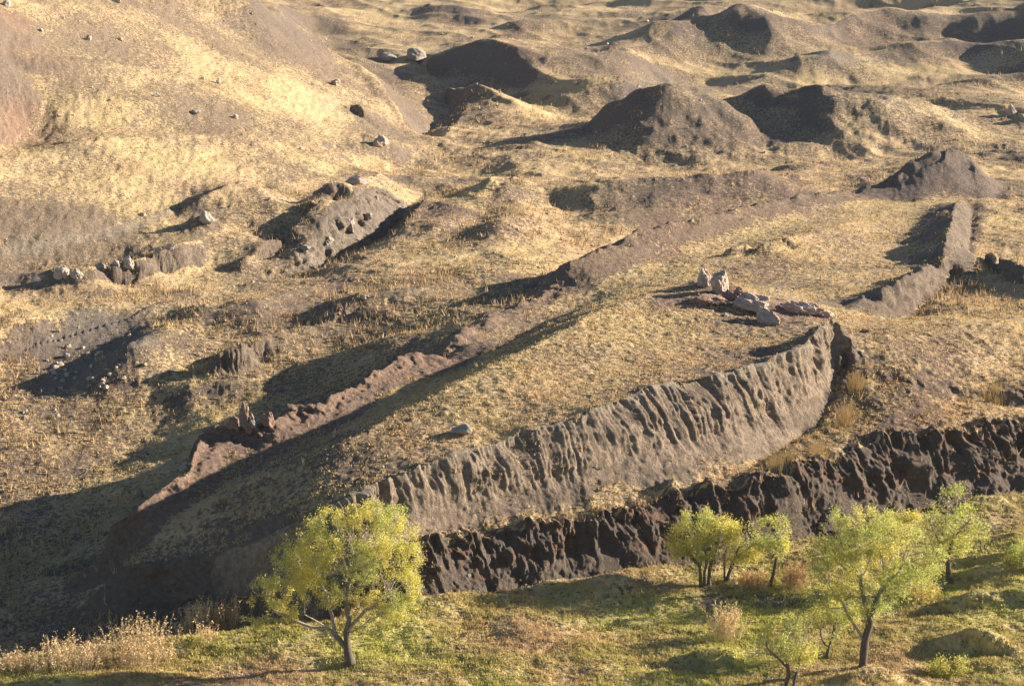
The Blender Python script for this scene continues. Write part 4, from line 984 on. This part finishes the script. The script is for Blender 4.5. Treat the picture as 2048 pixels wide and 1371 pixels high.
GB = "leafy bushes"
willow("bush", "green leafy bush cut by the right edge of the picture", (2044, 1140), [(2042, 1108, 30, 26), (2060, 1118, 30, 22)], [(None, [(0, 0), (-2, -14), (-4, -26)]), (0, [(-2, -14), (12, -28)])], 4200, 61, .2, .07, .12, GB, "bush", 160, limbname="branch")
willow("bush", "yellow green bush between the large leaning willow and the bank", (1795, 1062), [(1795, 1034, 32, 22), (1825, 1040, 22, 18)], [(None, [(0, 0), (2, -12), (4, -22)]), (0, [(2, -12), (18, -20)])], 3600, 67, .6, .06, .12, GB, "bush", 150, limbname="branch")
willow("bush", "low yellow bush under the green willow on the slope", (1842, 1195), [(1838, 1168, 34, 24), (1868, 1176, 24, 16)], [(None, [(0, 0), (-4, -12), (-6, -22)]), (0, [(0, -8), (18, -16)])], 4200, 71, .75, .06, .12, GB, "bush", 150, limbname="branch")
willow("bush", "green bush in the hollow at the bottom right corner", (1905, 1350), [(1900, 1330, 40, 20), (1870, 1338, 26, 14)], [(None, [(0, 0), (-4, -8), (-6, -16)])], 4200, 73, .45, .05, .12, GB, "bush", 150, limbname="branch")

# ------------------------------------------------------------------ dry shrubs, reeds and stalks: upright stems with seed heads
def stalks(name, label, cat, base, wpx, hpx, n, seed, col, group=None, head=True, spread=.35, fan=.4):
    rs = np.random.default_rng(seed); p0 = ground_px(*base); m = px_size(p0)
    root = empty(name, p0); tag(root, label, cat, group)
    X = rs.normal(size=n) * wpx * m * .26; Y = rs.normal(size=n) * wpx * m * .22
    Zb = height(p0.x + X, p0.y + Y) - p0.z - .03
    H = hpx * m * rs.uniform(.45, 1.05, n) * np.clip(1.1 - .5 * (np.abs(X) / (wpx * m * .6)) ** 2, .4, 1)
    lx = rs.normal(size=n) * fan * .35 + X / (wpx * m) * fan; ly = rs.normal(size=n) * fan * .3
    B = np.stack([X, Y, Zb], 1); T = B + np.stack([lx * H, ly * H, H], 1)
    c = np.concatenate([np.array(col)[None] * rs.uniform(.7, 1.25, (n, 1)), np.ones((n, 1))], 1)
    wv = np.array([.010 + .11 * m, 0, 0])
    Vv = np.stack([B - wv, B + wv, T + wv * .4, T - wv * .4], 1).reshape(-1, 3)
    link("stems", mesh("stems", Vv, np.arange(4 * n).reshape(-1, 4), False, {"tint": np.repeat(c, 4, 0)}), root, STRAW)
    if head:
        k = 14; t = rs.uniform(.35, 1.0, (n, k, 1)) ** .8
        P = (B[:, None] + (T - B)[:, None] * t).reshape(-1, 3) + rs.normal(size=(n * k, 3)) * .05
        cc = np.repeat(c, k, 0) * np.array([1.25, 1.2, 1.1, 1])
        Vv, Ff, Cc = leaves_mesh(P, .125, rs, cc, .6)
        link("seed_heads", mesh("seed_heads", Vv, Ff, False, {"tint": Cc}), root, STRAW)
    return root
GS = "dry shrubs along the edge of the meadow"
TANC = (.60, .46, .27)
stalks("dry_shrub", "widest tall dry shrub of the lower left corner, with tan seed spikes", "shrub", (275, 1312), 130, 78, 210, 81, TANC, GS)
stalks("dry_shrub", "low dry shrub next to the dark upright rock at lower left", "shrub", (140, 1335), 120, 62, 160, 82, TANC, GS)
stalks("dry_shrub", "dry shrub at the edge of the dark hollow, second from the big willow", "shrub", (400, 1260), 66, 62, 100, 83, TANC, GS)
stalks("dry_shrub", "reddish dry shrub just left of the big willow's crown", "shrub", (455, 1255), 50, 62, 80, 84, (.48, .34, .20), GS)
stalks("dry_shrub", "short dry shrub at the left edge of the picture", "shrub", (30, 1340), 60, 40, 80, 85, TANC, GS)
stalks("dry_shrub", "thin dry shrub in front of the reddish one", "shrub", (415, 1285), 40, 46, 40, 86, TANC, GS)
GR = "reed tufts on the meadow"
stalks("reed_tuft", "upright pale reed tuft alone on the green patch", "reeds", (1450, 1275), 50, 72, 170, 87, (.58, .46, .27), GR, True, fan=.55)
stalks("reed_tuft", "bushy brown reed tuft right of the small round willow", "reeds", (1590, 1172), 56, 50, 170, 88, (.50, .35, .19), GR, True)
stalks("reed_tuft", "low brown reed tuft left of the small round willow", "reeds", (1505, 1172), 76, 30, 170, 89, (.46, .32, .17), GR, True)
stalks("reed_tuft", "yellow reed tuft between the large leaning willow and the slope", "reeds", (1832, 1205), 60, 40, 170, 90, (.56, .46, .18), GR, True)
GO = "tall orange grass tufts beside the great wall"
for (u, v, w_, h_, lab) in ((1690, 850, 30, 46, "tall orange grass tuft at the right end of the great wall"), (1712, 775, 34, 30, "orange grass tuft up the slope right of the great wall"), (1560, 932, 70, 26, "low orange grass tuft at the foot of the great wall"), (1640, 905, 60, 24, "orange grass tuft on the shelf above the bank"), (1985, 800, 50, 28, "orange grass tuft by the dark notch at the right edge")):
    stalks("grass_tuft", lab, "grass", (u, v), w_, h_, 200, u, (.60, .42, .19), GO, False, fan=.4)
for i, (u, h_, lab) in enumerate(((892, 28, "leftmost and thickest of three dry stalks at the foot of the bank"), (902, 30, "middle and tallest of three dry stalks at the foot of the bank"), (914, 20, "right and shortest of three dry stalks at the foot of the bank"))):
    stalks("dry_stalk", lab, "stalk", (u, 1198), 1, h_, 1, 300 + i, (.34, .22, .13), "dry stalks under the bank", True, fan=.03)

# ------------------------------------------------------------------ grass and weeds nobody could count
def sow(name, label, n, hmin, hmax, wid, blades, dens, colf, seed, rlo=100, rhi=520, lean=.5):
    rs = np.random.default_rng(seed)
    # even over the picture's ground: more plants per square metre near the camera, as far ones merge
    e = 1.6; q = rs.uniform(size=n * 3); r = (rlo ** -e + q * (rhi ** -e - rlo ** -e)) ** (-1 / e)
    th = rs.uniform(math.radians(-24), math.radians(24), n * 3)
    x, y = r * np.sin(th), r * np.cos(th)
    keep = rs.uniform(size=n * 3) < dens(x, y, r); x, y, r = x[keep][:n], y[keep][:n], r[keep][:n]; n = len(x)
    z = height(x, y) - .02
    gi = sample(DX, x, y); gj = sample(DY, x, y); x = x + gi; y = y + gj
    sc_ = (r / 120) ** .35
    H = rs.uniform(hmin, hmax, n) * sc_; W = wid * sc_ * rs.uniform(.7, 1.4, n)
    c = colf(rs, x, y, n)
    B = np.stack([x, y, z], 1); Vv, Cc = [], []
    for k in range(blades):
        a_ = rs.uniform(0, 6.28, n); ca, sa = np.cos(a_), np.sin(a_)
        o_ = np.stack([rs.normal(size=n) * W * .9, rs.normal(size=n) * W * .9, np.zeros(n)], 1)
        ww = np.stack([ca * W * .5, sa * W * .5, np.zeros(n)], 1)
        l1, l2 = rs.normal(size=n) * lean * .4, rs.normal(size=n) * lean * .4
        hh = H * rs.uniform(.55, 1.1, n); T = np.stack([l1 * hh, l2 * hh, hh], 1)
        Vv.append(np.stack([B + o_ - ww, B + o_ + ww, B + o_ + T], 1)); Cc.append(np.repeat((c * rs.uniform(.8, 1.2, (n, 1)))[:, None], 3, 1))
    Vv = np.concatenate(Vv).reshape(-1, 3); Cc = np.concatenate(Cc).reshape(-1, 3)
    Cc = np.concatenate([Cc, np.ones((len(Cc), 1))], 1)
    o = link(name, mesh(name, Vv, np.arange(len(Vv)).reshape(-1, 3), False, {"tint": Cc}), None, STRAW)
    return tag(o, label, kind="stuff")
def grass_col(rs, x, y, n):
    g = sample(green, x, y)[:, None]; o_ = sample(gold, x, y)[:, None]
    c = np.array([.49, .345, .20]) * (1 - o_) + np.array([.54, .36, .155]) * o_
    return (c * (1 - g) + np.array([.47, .45, .12]) * g) * rs.uniform(.86, 1.14, (n, 1))
def dens_grass(x, y, r):
    return np.clip(sample(cov, x, y) * 1.15 - .18 + .35 * fbm(x / 1.7, y / 1.7, 201, 2), 0, 1)
def dens_weed(x, y, r):
    ro = sample(rough, x, y); b_ = sample(cov, x, y)
    return np.clip((fbm(x / 9, y / 9, 203, 3) * 1.1 + .12) * sstep(.45, .8, ro) * sstep(.15, .4, b_) + .06 * ro, 0, 1) * (r > 118)
def weed_col(rs, x, y, n):
    k = rs.uniform(size=(n, 1)); return (np.array([.48, .345, .19]) * k + np.array([.36, .245, .135]) * (1 - k)) * rs.uniform(.8, 1.2, (n, 1))
sow("grass", "short dry grass covering the slopes and the meadow", 290000, .05, .18, .085, 3, dens_grass, grass_col, 301, 100, 640)
sow("meadow_grass", "green and golden grass of the meadow under the willows", 93000, .10, .26, .05, 3, lambda x, y, r: sample(M_mead, x, y) * np.clip(.55 + .9 * fbm(x / 1.3, y / 1.3, 207, 2), 0, 1), grass_col, 303, 99, 150, .8)
sow("dry_weeds", "tall dry weeds standing in the valley and on the far slopes", 21000, .25, .80, .10, 3, dens_weed, weed_col, 302, 118, 520, .7)

# ------------------------------------------------------------------ the thin haze of the valley air
hv = np.array([(x, y, z) for x in (-480, 480) for y in (-60, 1000) for z in (-14, 49)], float)
hf = np.array([(0, 1, 3, 2), (4, 6, 7, 5), (0, 4, 5, 1), (2, 3, 7, 6), (0, 2, 6, 4), (1, 5, 7, 3)])
hm_ = bpy.data.materials.new("haze"); hm_.use_nodes = True; N = hm_.node_tree.nodes; N.remove(N["Principled BSDF"])
pv = N.new("ShaderNodeVolumePrincipled"); pv.inputs["Color"].default_value = (.80, .87, 1.0, 1); pv.inputs["Density"].default_value = .00004; pv.inputs["Anisotropy"].default_value = .2
hm_.node_tree.links.new(pv.outputs[0], N["Material Output"].inputs["Volume"])
tag(link("haze", mesh("haze", hv, hf, False), None, hm_), "thin bluish haze in the valley air", kind="stuff")
